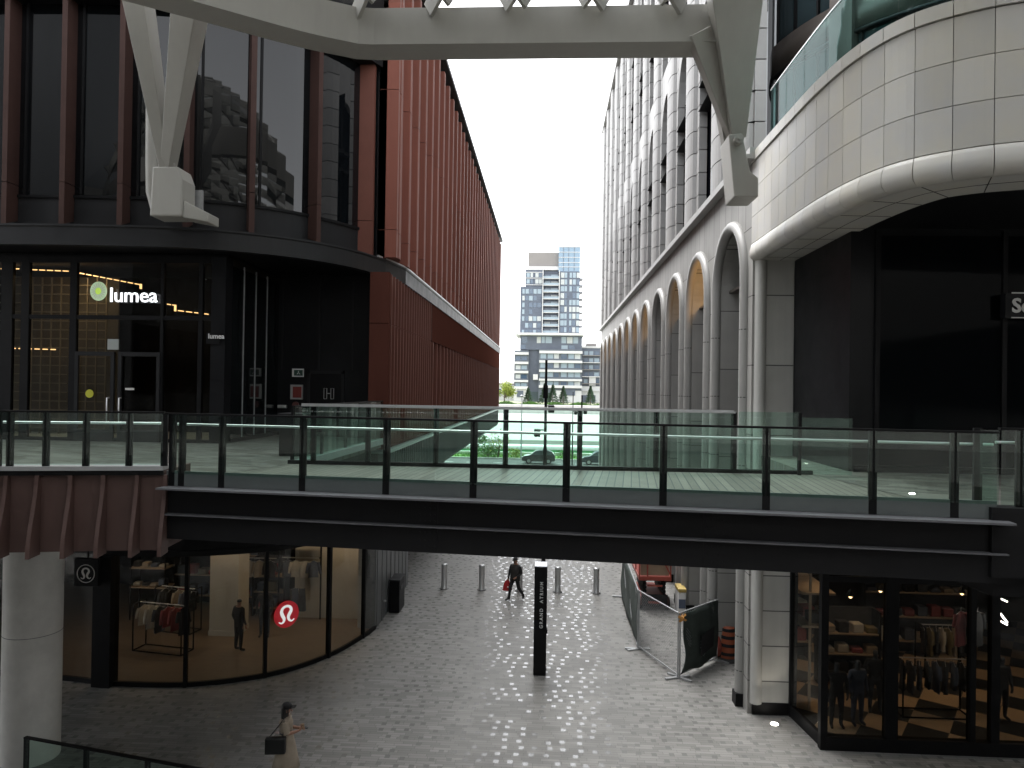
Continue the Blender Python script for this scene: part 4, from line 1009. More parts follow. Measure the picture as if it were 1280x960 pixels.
nb_.build('node_block',K['canopy'],CN,bevel=.04)
MB().extr([(a.x+.86,18.0,a.z-.02),(a.x+1.35,18.35,a.z-.06),(a.x+1.35,18.35,a.z+.18),(a.x+.86,18.0,a.z+.42)],(0,.62,0)).build('node_foot',K['canopy'],CN,bevel=.02)
MB().tube([at_y(190,135,18.6),at_y(189.5,200,18.6),at_y(190,240,18.6),at_y(196,262,18.6)],.15,12).build('drain_pipe',K['canopy'],CN)
hk = MB()
for dx in (-.18,.08): hk.tube([Vector((nz_.x+dx,18.1,b.z+.0)),Vector((nz_.x+dx,18.1,b.z+.22)),Vector((nz_.x+dx+.1,18.1,b.z+.28)),Vector((nz_.x+dx+.12,18.1,b.z+.05))],.03,6)
hk.build('node_lug',K['canopy'],CN)
MB().box(*(lambda p,q:(p.x,q.x))(at_y(232,277,18.75),at_y(253,277,18.75)),18.72,18.8,at_y(232,277,18.75).z,at_y(232,238,18.75).z).build('back_plate',K['galv'],CN)
# right strut and its wall bracket
ra = at_y(921,172,17.9)
strut(ra,at_y(918,-50,16.3),.34,.42,1.35,.6)
strut(ra+Vector((-.03,.1,0)),at_y(872,40,17.0),.28,.3,.5,.4)
P = lambda px,py,y=17.6: at_y(px,py,y)
br = MB(); br.extr([P(911,168),P(928,166),P(938,214),P(948,222),P(948,246),P(918,246)],(0,.9,0)); br.build('wall_bracket',K['canopy'],CN,bevel=.03)
q = P(922,176,17.58); hp = MB(); hp.tube([(q.x,17.4,q.z),(q.x,17.6,q.z)],.11,14).tube([(q.x,17.35,q.z),(q.x,17.42,q.z)],.05,10); hp.build('hinge_pin',K['canopy'],CN)
MB().bar(P(880,20,17.3),P(913,205,18.4),.2,.3,(0,1,0)).tube([P(912,200,18.5),P(911,212,18.5)],.14,10).build('down_pipe',K['canopy'],CN)

# ------------------------------------------------------------------ unseen building added behind the viewpoint to shape shade and reflections
REAR_BLOCK = thing('rear_shade_block','unseen building with rust red fins, added behind the viewpoint to shade the lane','building',(0,-22,0))
MB().box(-34,34,-44,-34,0,20).box(18.5,34,-34,8.8,0,22).build('wall',K['concrete'],REAR_BLOCK); MB().box(-34,-20,-33.9,7.2,0,28).build('wall',K['greywall'],REAR_BLOCK)
wb_ = MB(); fn_ = MB()
for z in (1.0,8.2): wb_.box(-19.9,18.4,-33.99,-33.9,z,z+3.4); wb_.box(-19.99,-19.9,-33.5,7,z,z+3.4); wb_.box(18.4,18.49,-33.5,8.6,z,z+3.4)
wb_.build('window_band',K['dpane'],REAR_BLOCK)
for k in range(22): fn_.box(-17.4+k*1.65,-17.2+k*1.65,-33.9,-33.4,7.2,17)
fn_.build('fin_row',K['red_fin'],REAR_BLOCK)

# ------------------------------------------------------------------ unseen deck round the viewpoint, its wings added to shade the foreground
MB().prism([(-24,-3.5),(18,-3.5),(18,7.5),(8.2,7.5),(3.2,.4),(-3.2,.4),(-9.0,7.2),(-9.4,7.8),(-24,6.2)],6.3,6.98).build('viewpoint_shade_deck',PAVE2,**ST)
# ------------------------------------------------------------------ pylon sign
q = at_z(674.3,845,0)
PY = thing('pylon_sign','tall narrow black pylon sign with white upright lettering in the middle of the lane','sign',(q.x,q.y,0))
ph = 3.3; hw = .195; px0, py0 = q.x, q.y
MB().box(px0-hw,px0+hw,py0,py0+.62,0.03,ph).build('body',K['black'],PY,bevel=.008)
MB().box(px0-hw+.01,px0+hw-.01,py0+.01,py0+.61,ph+.001,ph+.022).build('cap',mat('brushed cap',(.62,.63,.66),.28,metal=.7),PY)
MB().box(px0-hw+.02,px0+hw-.02,py0+.02,py0+.6,0,.03).build('foot',K['dark'],PY)
MB().box(px0+hw,px0+hw+.03,py0+.1,py0+.3,1.25,1.37).build('control_box',K['black'],PY)
tm = text_mesh('GRAND  ATRIUM',.14,K['white'],'lettering',facing((px0+.075,py0-.004,1.44),(0,-1,0)) @ Matrix.Rotation(R(90),4,'Z'),PY,extrude=.003,bold=.002,spacing=1.4)
# ------------------------------------------------------------------ bollards
GBO = 'steel bollards across the lane'
def bollard(x,y,label):
    t = thing('bollard',label,'bollard',(x,y,0),GBO)
    MB().lathe([(.135,.0),(.135,.02),(.125,.03),(.125,1.0)],(x,y,0),24).build('post',K['steel'],t)
    MB().lathe([(.128,1.0),(.13,1.01),(.13,1.05),(.11,1.075),(0.02,1.085)],(x,y,0),24).build('cap',K['trim'],t)
    MB().lathe([(.2,0),(.2,.006),(.14,.008)],(x,y,.001),24).build('base_ring',K['dark'],t)
    return t
xs = [at_z(px,736+i*1.2,0) for i,px in enumerate((555,602,649.5,697,745))]
labs = ['steel bollard nearest the grey wall, leftmost of the row','steel bollard second from the grey wall, left of the walking man','steel bollard partly hidden behind the walking man','steel bollard directly right of the black pylon sign','steel bollard nearest the orange lift and the fence']
b0 = bollard(xs[0].x,31.1,labs[0])
for p,l in list(zip(xs,labs))[1:]: dup(b0,(p.x,31.1,0),None,l)
# ------------------------------------------------------------------ waste bin by the grey wall
q = at_z(489,765,0)
WB = thing('waste_bin','black rectangular waste bin standing against the grey wall','bin',(-5.85,27.7,0))
MB().box(-6.02,-5.62,27.5,28.5,0.02,1.22).build('body',K['black'],WB,bevel=.015); MB().box(-6.03,-5.6,27.48,28.52,1.225,1.28).build('lid',K['dark'],WB,bevel=.01)
MB().box(-5.62,-5.605,27.7,28.3,.85,1.0).build('opening',K['blackwall'],WB)
MB().lathe([(.05,0),(.06,.03),(.05,.06)],(-6.05,26.9,.62),10).build('wall_light',K['rail'],None,label='small round fitting low on the grey wall before the bin',cat='fitting')
# ------------------------------------------------------------------ site fence
def fence_panel(label,a,b,h=1.98,cloth=0,feet=(1,1)):
    a,b = Vector((*a,0)),Vector((*b,0)); d = (b-a).normalized(); n = Vector((-d.y,d.x,0)); L_ = (b-a).length; m_ = (a+b)/2
    t = thing('fence_panel',label,'fence',(m_.x,m_.y,0),'site fence panels round the lift'); Z = Vector((0,0,1))
    fr = MB(); r_ = .024; z0 = .12
    fr.tube([a+Z*.03,a+Z*h],r_,8).tube([b+Z*.03,b+Z*h],r_,8).tube([a+Z*h,b+Z*h],r_,8).tube([a+Z*z0,b+Z*z0],r_,8)
    fr.build('frame',K['galv'],t)
    ms = MB(); s = .1; k = -h
    while k < L_:
        for sg_ in (1,-1):
            u0,u1 = max(0,k),min(L_,k+h-z0)
            if u1 > u0+.02:
                za,zb = z0+(u0-k),z0+(u1-k)
                if sg_ < 0: za,zb = h-(u0-k),h-(u1-k)
                ms.bar(a+d*u0+Z*za,a+d*u1+Z*zb,.0045,.0045)
        k += s
    ms.build('wire_mesh',K['galv'],t)
    for f_,p in zip(feet,(a,b)):
        if f_: MB().bar(p-n*.42+Z*.03,p+n*.42+Z*.03,.09,.05).build('foot',K['galv'],t)
    if cloth:
        rows = []; rn = random.Random(5)
        nz_,nu = 10,26
        for i in range(nz_+1):
            tz = i/nz_; row = []
            for j in range(nu+1):
                tu = j/nu; lo = .10 if cloth == 1 else .13+.05*math.sin(tu*9); off = -.04-.035*math.sin(tu*17+tz*3)*(.3+tz*(1-tz)*2)-.03*math.sin(tu*5+tz*7)
                uu = (tu*.985+.008)*L_ + (0 if cloth == 1 else .16*math.sin(tz*math.pi)*(1-tu)**3+ .05*math.sin(tz*8)*(1-tu)**6)
                row.append(a+d*uu+n*off+Z*lerp(lo,h-.02,tz))
            rows.append(row)
        g_ = MB().grid(rows); o = g_.build('screen_cloth',K['screen'],t); so = o.modifiers.new('thick','SOLIDIFY'); so.thickness = .006
        if cloth == 2:
            g2 = MB(); pts = [a+d*(L_*u_)-n*.125+Z*z_ for u_,z_ in ((.46,.45),(.80,.62),(.82,1.22),(.47,1.08))]; g2.extr(pts,n*.01); g2.build('dark_patch',K['cloth_black'],t)
    return t
c1,c2,c3,c0 = at_z(797,812,0),at_z(847,848,0),at_z(896,826,0),Vector((3.22,30.6,0))
fence_panel('long fence panel with dark screen cloth running beside the lane to the lift',c0.xy,c1.xy,cloth=1)
fence_panel('bare wire mesh fence panel angled in front of the orange lift',c1.xy+Vector((.03,-.02)),c2.xy,cloth=0)
fence_panel('fence panel hung with a sagging dark green cloth next to the stone pier',c2.xy+Vector((.06,.02)),c3.xy,cloth=2)
tp_ = MB(); q = Vector((c2.x,c2.y,0))
rn = random.Random(2)
for k in range(9): tp_.obox((q.x+.06+rn.uniform(-.08,.14),q.y+rn.uniform(-.05,.08),1.84+rn.uniform(-.09,.1)),(.14,.02,.07),rn.uniform(0,3),rn.uniform(-1,1),rn.uniform(-1,1))
tp_.build('caution_tape',mat('amber tape',(.5,.24,.06),.5,var=.3,scale=8),None,label='crumpled amber tape tied at the top of the fence corner post',cat='tape')
# ------------------------------------------------------------------ drum, sandbag
q = at_z(910,823,0)
DR = thing('traffic_drum','orange and black banded construction drum by the dark window post','drum',(q.x,q.y,0))
bands = [(.31,.04),(.30,.30),(.29,.32),(.275,.55),(.265,.57),(.25,.80),(.24,.82),(.225,1.02),(.18,1.06),(.10,1.07)]
MB().lathe(bands,(q.x,q.y,0),24).build('body',K['orange'],DR)
for z,r_ in ((.17,.316),(.44,.296),(.69,.27),(.92,.245)): MB().lathe([(r_-.006,0),(r_-.012,.10)],(q.x,q.y,z),24).build('dark_band',K['cloth_black'],DR)
MB().lathe([(.46,0),(.47,.03),(.42,.07),(.33,.08)],(q.x,q.y,0),24).build('rubber_base',K['rubber'],DR)
MB().bar((q.x-.09,q.y,1.1),(q.x+.09,q.y,1.1),.05,.07).build('handle',K['white'],DR)
sb = MB(); sx,sy = q.x-.36,q.y-.05
rows = []
for i in range(9):
    t = i/8; rr = .30*math.sin(math.pi*min(1,.12+.88*(1-t)))**.6*(1-.5*t); rows.append([(sx+rr*math.cos(a)*(.8+.12*math.sin(3*a+i)),sy+rr*.7*math.sin(a)*(.9+.1*math.sin(4*a)),.02+.72*t) for a in [2*math.pi*k/18 for k in range(19)]])
sb.grid(rows); sb.build('sandbag',mat('faded red sack',(.30,.07,.05),.85,var=.25,scale=7,bump=.3),None,label='slumped faded red sack leaning beside the construction drum',cat='sack')
# ------------------------------------------------------------------ scissor lift
lx,ly = 4.32,28.9
SL = thing('scissor_lift','orange red scissor lift with raised guard rails parked behind the fence','lift',(lx,ly+1,0))
def orient(b): return b
W,Lg = .62,2.3
MB().box(lx-W+.08,lx+W-.08,ly+.05,ly+Lg-.05,.18,.52).build('chassis',K['lift'],SL,bevel=.02)
MB().box(lx-W+.1,lx+W-.1,ly+.0,ly+.06,.16,.62).build('rear_panel',K['cloth_black'],SL)
MB().box(lx-.25,lx+.25,ly-.03,ly,.28,.36).box(lx-.3,lx+.3,ly-.03,ly,.95,1.02).build('warning_strip',K['lift'],SL)
for sx in (-1,1):
    for yy in (ly+.3,ly+Lg-.3):
        wh = MB(); wh.tube([(lx+sx*(W-.17),yy,.24),(lx+sx*W,yy,.24)],.24,20); w_ = wh.build('wheel',K['tyre'],SL); MB().tube([(lx+sx*W,yy,.24),(lx+sx*(W+.012),yy,.24)],.13,14).build('hub',K['white'],w_)
for sx in (-1,1):
    for k in range(4):
        z0 = .56+k*.155; s1 = MB().bar((lx+sx*(W-.2),ly+.15,z0),(lx+sx*(W-.2),ly+Lg-.15,z0+.15),.07,.1).bar((lx+sx*(W-.28),ly+.15,z0+.15),(lx+sx*(W-.28),ly+Lg-.15,z0),.07,.1); s1.build('scissor_arm',K['cloth_black'],SL)
MB().box(lx-W-.02,lx+W+.02,ly-.05,ly+Lg+.05,1.18,1.34).build('platform',K['lift'],SL,bevel=.02)
gr = MB()
for x in (lx-W,lx+W):
    for yy in (ly,ly+Lg*.5,ly+Lg): gr.tube([(x,yy,1.34),(x,yy,2.36)],.025,8)
    for z in (1.85,2.36): gr.tube([(x,ly,z),(x,ly+Lg,z)],.025,8)
for yy in (ly,ly+Lg):
    for z in (1.85,2.36): gr.tube([(lx-W,yy,z),(lx+W,yy,z)],.025,8)
gr.bar((lx-.3,ly-.01,1.34),(lx-.3,ly-.01,2.36),.09,.05).bar((lx+.62,ly-.02,1.4),(lx+.25,ly-.02,2.1),.08,.05)
gr.build('guard_rail',K['lift'],SL)
MB().box(lx-W+.05,lx+W-.05,ly+.08,ly+.1,1.36,2.0).build('toe_board',K['board'],SL)
bx_ = thing('site_box','pale site box with a yellow lid standing between the lift and the stone piers','box',(5.35,28.4,0))
MB().box(5.12,5.4,28.1,28.9,.02,.95).build('box_body',K['white'],bx_,bevel=.03); MB().box(5.1,5.42,28.08,28.92,.96,1.1).build('box_lid',mat('dull yellow lid',(.45,.33,.1),.6),bx_,bevel=.03)
MB().box(5.12,5.38,28.08,28.09,.35,.7).build('box_label',K['cloth_blue'],bx_)
# ------------------------------------------------------------------ lamp posts
def lamp_post(name,label,px,pyt,Y_,r_,heads=(),fin=True):
    t_ = at_y(px,pyt,Y_); t = thing(name,label,'lamp post',(t_.x,Y_,0)); 
    MB().lathe([(r_*1.5,0),(r_*1.5,.4),(r_,.45),(r_,t_.z*.62),(r_*.75,t_.z*.63),(r_*.6,t_.z)],(t_.x,Y_,0),14).build('pole',K['black'],t)
    for hx_,hy,sz in heads:
        c = at_y(hx_,hy,Y_-.1); h = MB(); h.obox((c.x,c.y-.05,c.z),(sz,sz*.8,sz*1.25),.2,.25); h.bar((t_.x,Y_,c.z+.12),(c.x,Y_,c.z+.12),.05,.05); h.build('floodlight',K['black'],t,bevel=.01)
    return t
LPst = lamp_post('lamp_post','tall black lamp post with two floodlights rising behind the pylon sign',683,450,30.5,.085,((689,511,.24),(671.5,541,.24)))
q = at_y(682,492,30.5); MB().lathe([(.10,0),(.10,.55)],(q.x,30.5,q.z-.2),12).build('joint_sleeve',K['black'],LPst)
lamp_post('lamp_post','black lamp post near the far end of the stone arcade',727.5,494,62,.10,((731.5,515,.28),))
lamp_post('lamp_post','thin black lamp post left of the stone arcade end',716.5,490,76,.07,((719.5,516,.3),))
s4 = at_y(651,497,86); s5 = thing('street_lamp','thin grey street lamp with a small round head on the far road','street lamp',(s4.x,86,0))
MB().lathe([(.09,0),(.06,s4.z)],(s4.x,89.7,.0),10).build('pole',K['galv'],s5); MB().lathe([(.05,0),(.22,.1),(.24,.2),(.1,.3)],(s4.x,89.7,s4.z),14).build('lamp_head',K['galv'],s5)

# ------------------------------------------------------------------ people
def skin_body(name, J, bones, mats, parent, sub=2):
    me = bpy.data.meshes.new(name); names = list(J); idx = {n:i for i,n in enumerate(names)}
    me.from_pydata([J[n][0] for n in names],[(idx[a],idx[b]) for a,b,_ in bones],[])
    ob = bpy.data.objects.new('tmp_body',me); COL.objects.link(ob)
    ob.modifiers.new('skin','SKIN'); 
    sv = me.skin_vertices[0].data
    for n,i in idx.items():
        r_ = J[n][1]; sv[i].radius = r_ if isinstance(r_,tuple) else (r_,r_); sv[i].use_root = (n == names[0])
    s = ob.modifiers.new('sub','SUBSURF'); s.levels = s.render_levels = sub
    dg = bpy.context.evaluated_depsgraph_get(); m2 = bpy.data.meshes.new_from_object(ob.evaluated_get(dg))
    COL.objects.unlink(ob); bpy.data.objects.remove(ob)
    m2.materials.clear(); used = []
    for _,_,m_ in bones:
        if m_ not in used: used.append(m_); m2.materials.append(mats[m_])
    segs = [(Vector(J[a][0]),Vector(J[b][0]),used.index(m_)) for a,b,m_ in bones]
    for p in m2.polygons:
        c = p.center; best = (1e9,0)
        for a,b,mi in segs:
            ab = b-a; t = max(0,min(1,(c-a).dot(ab)/max(1e-9,ab.length_squared))); dd = (c-(a+ab*t)).length
            if dd < best[0]: best = (dd,mi)
        p.material_index = best[1]; p.use_smooth = True
    m2.name = name; o = bpy.data.objects.new(name,m2); COL.objects.link(o)
    return o
def hand(J,bones,w,dirv,side,pre,curl=.5,key='skin'):
    """palm with four unequal fingers and a side thumb; dirv from wrist to knuckles, side = thumb side"""
    d = Vector(dirv).normalized(); s = (Vector(side)-d*Vector(side).dot(d)).normalized(); n = d.cross(s)
    W = Vector(J[w][0]); J[pre+'palm'] = (tuple(W+d*.06),(.036,.02)); bones.append((w,pre+'palm',key))
    for i,(o,l) in enumerate(((.03,.07),(.01,.08),(-.01,.075),(-.03,.058))):
        a = W+d*.095+s*o; b = a+d*l*.5*math.cos(curl)+n*l*.5*math.sin(curl); c = b+d*l*.5*math.cos(curl*2)+n*l*.5*math.sin(curl*2)
        J[f'{pre}f{i}a'] = (tuple(a),.0105); J[f'{pre}f{i}b'] = (tuple(b),.009); J[f'{pre}f{i}c'] = (tuple(c),.0075)
        bones += [(pre+'palm',f'{pre}f{i}a',key),(f'{pre}f{i}a',f'{pre}f{i}b',key),(f'{pre}f{i}b',f'{pre}f{i}c',key)]
    a = W+d*.035+s*.035; b = a+d*.035+s*.022+n*.015
    J[pre+'ta'] = (tuple(a),.012); J[pre+'tb'] = (tuple(b),.0095); bones += [(w,pre+'ta',key),(pre+'ta',pre+'tb',key)]
def head_bits(o, c, fwd, s=1.0, hat=None, hair=None, matl=None):
    """eyes, nose, ears as small solids on the head; hair and hat children"""
    f = Vector(fwd).normalized(); side = Vector((f.y,-f.x,0)).normalized(); c = Vector(c); Z = Vector((0,0,1))
    ey = MB()
    for k in (-1,1):
        p = c+f*.083*s+side*k*.032*s+Z*.012; ey.lathe([(.001,-.009),(.009,-.004),(.01,.0),(.009,.004),(.001,.009)],p,8)
    ey.build('eyes',K['hair'],o)
    nb = MB(); nb.extr([c+f*.085*s+Z*.02-side*.006,c+f*.088*s-Z*.028-side*.017,c+f*.112*s-Z*.026-side*.004],side*.02); nb.build('nose',K['skin'],o)
    MB().bar(c+f*.082*s-Z*.055-side*.024,c+f*.082*s-Z*.055+side*.024,.01,.009).build('mouth',mat('lips',(.2,.06,.05),.5),o)
def place(o, loc, rz, label, group=None):
    o.location = loc; o.rotation_euler = (0,0,rz); return tag(o,label,'person',group)
def walker():
    J = {}; b = []
    J['pelvis']=((0,0,.95),(.155,.125)); J['waist']=((0,.0,1.08),(.15,.12)); J['chest']=((0,.02,1.30),(.175,.13)); J['collar']=((0,.02,1.43),(.10,.085)); J['neck']=((0,.01,1.51),.056)
    J['head']=((0,-.01,1.60),(.078,.092)); J['crown']=((0,0,1.69),(.07,.085))
    b += [('pelvis','waist','top'),('waist','chest','top'),('chest','collar','top'),('collar','neck','skin'),('neck','head','skin'),('head','crown','skin')]
    for s,kn,an,to in ((-1,(-.13,-.16,.53),(-.17,-.20,.09),(-.25,-.36,.04)),(1,(.16,.03,.52),(.25,.30,.15),(.25,.22,.03))):
        n = 'l' if s<0 else 'r'
        J[n+'hip']=((s*.1,0,.88),(.10,.11)); J[n+'knee']=(kn,.074); J[n+'ank']=(an,.05); J[n+'heel']=((an[0]-(to[0]-an[0])*.25,an[1]-(to[1]-an[1])*.25,max(.045,an[2]-.05)),.042); J[n+'toe']=(to,(.045,.032))
        b += [('pelvis',n+'hip','legs'),(n+'hip',n+'knee','legs'),(n+'knee',n+'ank','legs'),(n+'ank',n+'heel','shoe'),(n+'ank',n+'toe','shoe')]
    for n,sh,el,wr in (('l',(-.2,.02,1.39),(-.29,.04,1.12),(-.3,-.05,.86)),('r',(.2,.02,1.39),(.28,.03,1.13),(.16,-.17,.98))):
        J[n+'sh']=(sh,.075); J[n+'el']=(el,.056); J[n+'wr']=(wr,.034)
        b += [('chest',n+'sh','top'),(n+'sh',n+'el','top'),(n+'el',n+'wr','top')]
    hand(J,b,'lwr',(0,-.05,-1),(0,-1,0),'lh',1.0); hand(J,b,'rwr',(-.6,-.5,-.4),(0,-.4,1),'rh',.6)
    o = skin_body('person',J,b,dict(top=K['cloth_black'],legs=K['cloth_black'],skin=K['skin'],shoe=K['leather']),None)
    return o
man = walker(); q = at_z(643.5,750,0)
place(man,(q.x,q.y,0),-.5,'man in dark jacket and black trousers walking past the bollards with a red bag')
# jacket hem, cap (children)
def child(mb,name,m_,par,**kw):
    return mb.build(name,m_,par,**kw)
def loft(rings,n=20):
    rows = []
    for (cx,cy,cz,rx,ry) in rings: rows.append([(cx+rx*math.cos(2*math.pi*k/n),cy+ry*math.sin(2*math.pi*k/n),cz) for k in range(n+1)])
    return MB().grid(rows)
def wchild(mb,name,m_,par,solid=.012):
    """mesh given in the person's own frame"""
    me = bpy.data.meshes.new(name); me.from_pydata(mb.v,[],mb.f); me.polygons.foreach_set('use_smooth',mb.sm); me.materials.append(m_); me.update()
    o = bpy.data.objects.new(name,me); COL.objects.link(o); o.parent = par
    if solid: s = o.modifiers.new('thick','SOLIDIFY'); s.thickness = solid; s.offset = 0
    return o
jk = mat('dark patterned jacket',(.03,.027,.025),.8,var=.5,scale=9)
wchild(loft([(0,0,.82,.225,.17),(0,0,.95,.215,.165),(0,.0,1.1,.2,.155),(0,.01,1.26,.215,.165),(0,.02,1.38,.19,.135),(0,.02,1.47,.10,.09)]),'jacket',jk,man)
wchild(loft([(0,-.01,1.655,.092,.108),(0,-.005,1.70,.09,.105),(0,0,1.745,.07,.08),(0,0,1.765,.01,.01)]),'cap',K['cloth_black'],man)
bd2 = MB().extr([(-.07,-.1,1.665),(.07,-.1,1.665),(.05,-.185,1.655),(-.05,-.185,1.655)],(0,0,.012)); wchild(bd2,'cap_peak',K['cloth_black'],man,0)
def body_face(o,cz,cy=-.01,rx=.08,ry=.095):
    e = MB()
    for k in (-1,1): e.lathe([(.001,-.009),(.010,0),(.001,.009)],(k*.032,cy-ry+.012,cz+.012),8)
    wchild(e,'eyes',K['hair'],o,0)
    wchild(MB().extr([(-.008,cy-ry+.008,cz+.02),(-.018,cy-ry+.006,cz-.028),(-.004,cy-ry-.022,cz-.026)],(.02,0,0)),'nose',K['skin'],o,0)
    wchild(MB().box(-.026,.026,cy-ry+.004,cy-ry+.016,cz-.062,cz-.052),'mouth',mat('lips',(.2,.06,.05),.5),o,0)
    e = MB()
    for k in (-1,1): e.obox((k*(rx+.004),cy+.01,cz),(.018,.035,.058))
    wchild(e,'ears',K['skin'],o,0)
body_face(man,1.60)
cs,sn = math.cos(-.5),math.sin(-.5)
def mloc(x,y,z): return Vector((q.x+cs*x-sn*y,q.y+sn*x+cs*y,z))
rb_ = thing('carrier_bag','bright red carrier bag hanging from the walking man\'s hand','bag',mloc(-.31,-.08,.36))
c_ = mloc(-.33,-.07,0); bgm = MB(); rows = []
for i in range(7):
    t = i/6; w_ = lerp(.2,.07,t**1.6); d_ = lerp(.08,.035,t)
    rows.append([(c_.x+w_*math.cos(a)*(1+.05*math.sin(5*a+i)),c_.y+d_*math.sin(a),.36+.42*t) for a in [2*math.pi*k/16 for k in range(17)]])
bgm.grid(rows); bgm.add(rows[0][:-1],[list(range(16))[::-1]]); bgm.build('bag_body',K['redbag'],rb_)
MB().tube([(c_.x-.05,c_.y,.77),(c_.x+.01,c_.y-.01,.82),(c_.x+.06,c_.y,.77)],.012,6).build('handle',K['redbag'],rb_)
MB().lathe([(.03,0),(.04,.02),(.02,.04)],(c_.x+.02,c_.y-.083,.5),8).build('pale_print',K['white'],rb_)

def woman_():
    J = {}; b = []
    J['pelvis']=((0,0,.93),(.15,.12)); J['waist']=((0,.0,1.06),(.125,.10)); J['chest']=((0,.01,1.26),(.145,.115)); J['collar']=((0,.01,1.375),(.085,.07)); J['neck']=((0,.005,1.45),.045)
    J['head']=((0,-.015,1.54),(.073,.086)); J['crown']=((0,0,1.62),(.066,.08))
    b += [('pelvis','waist','top'),('waist','chest','top'),('chest','collar','top'),('collar','neck','skin'),('neck','head','skin'),('head','crown','skin')]
    for n,s,dy in (('l',-1,-.13),('r',1,.12)):
        J[n+'hip']=((s*.085,0,.86),(.095,.10)); J[n+'knee']=((s*.09,dy*.7-.03,.48),.062); J[n+'ank']=((s*.09,dy,.09),.04); J[n+'heel']=((s*.09,dy+.05,.045),.036); J[n+'toe']=((s*.1,dy-.15,.035),(.036,.028))
        b += [('pelvis',n+'hip','legs'),(n+'hip',n+'knee','legs'),(n+'knee',n+'ank','skin'),(n+'ank',n+'heel','shoe'),(n+'ank',n+'toe','shoe')]
    for n,sh,el,wr in (('l',(-.165,.01,1.34),(-.20,-.06,1.10),(-.12,-.29,1.13)),('r',(.165,.01,1.34),(.22,.0,1.09),(.16,-.26,1.06))):
        J[n+'sh']=(sh,.062); J[n+'el']=(el,.047); J[n+'wr']=(wr,.027)
        b += [('chest',n+'sh','top'),(n+'sh',n+'el','top'),(n+'el',n+'wr','skin')]
    hand(J,b,'lwr',(.3,-.6,.7),(1,0,.2),'lh',.9); hand(J,b,'rwr',(-.2,-1,.1),(0,0,1),'rh',.8)
    return skin_body('person',J,b,dict(top=K['cloth_beige'],legs=K['cloth_beige'],skin=K['skin'],shoe=K['leather']),None)
wo = woman_(); q = at_z(357,975,0)
WR = R(98)
place(wo,(q.x,q.y,0),WR,'woman in a beige coat and black cap walking with a phone in hand')
wchild(loft([(0,-.0,.30,.30,.30),(0,0,.5,.265,.25),(0,0,.8,.21,.19),(0,0,1.0,.165,.14),(0,.0,1.12,.155,.13),(0,.01,1.28,.178,.145),(0,.01,1.36,.15,.11),(0,.01,1.42,.075,.065)]),'coat',K['cloth_beige'],wo)
for s_ in (-1,1):
    pts = [(s_*.165,.01,1.35),(s_*.185,-.02,1.22),(s_*.205,-.05,1.10)] if s_<0 else [(.165,.01,1.35),(.2,.0,1.2),(.222,-.02,1.09)]
    wchild(MB().tube(pts,[.085,.082,.075],12),'sleeve',K['cloth_beige'],wo,0)
wchild(loft([(0,.0,1.05,.166,.142),(0,.0,1.09,.164,.140)]),'belt',K['leather'],wo)
hr = loft([(0,.045,1.30,.12,.05),(0,.045,1.42,.105,.07),(0,.03,1.50,.092,.085),(0,.025,1.58,.092,.09),(0,.02,1.66,.08,.088),(0,.01,1.70,.02,.03)])
wchild(hr,'hair',K['hair'],wo)
wchild(loft([(0,-.005,1.59,.094,.108),(0,.0,1.65,.09,.102),(0,.0,1.69,.066,.076),(0,0,1.71,.01,.01)]),'cap',K['cloth_black'],wo)
wchild(MB().extr([(-.075,-.09,1.60),(.075,-.09,1.60),(.055,-.20,1.615),(-.055,-.20,1.615)],(0,0,.014)),'cap_peak',K['cloth_black'],wo,0)
body_face(wo,1.54,-.015,.075,.09)
cs,sn = math.cos(WR),math.sin(WR)
def wloc(x,y,z): return Vector((q.x+cs*x-sn*y,q.y+sn*x+cs*y,z))
TB = thing('tote_bag','large black leather tote bag hanging from the woman\'s shoulder','bag',wloc(-.27,.16,.72))
def orb(name,c,dim,rz,m_,par,bevel=0): return MB().obox(c,dim,rz).build(name,m_,par,bevel=bevel)
orb('bag_body',wloc(-.27,.17,.90),(.13,.44,.36),WR,K['leather'],TB,.03)
MB().tube([wloc(-.26,.02,1.08),wloc(-.23,.0,1.30),wloc(-.17,.02,1.43),wloc(-.21,.10,1.32),wloc(-.26,.30,1.08)],.012,6).build('strap',K['leather'],TB)
ph_ = MB().obox(wloc(.13,-.37,1.09),(.075,.15,.012),WR,.3); ph_.build('mobile_phone',K['black'],None,label='black mobile phone held out in the woman\'s hand',cat='phone')
cu_ = MB(); c = wloc(-.08,-.36,1.20); cu_.lathe([(.032,-.05),(.04,.05),(.041,.06),(.02,.065)],c,14); cu_.build('drink_cup',mat('kraft cup',(.3,.2,.12),.6),None,label='small brown drink cup in the woman\'s raised hand',cat='cup')

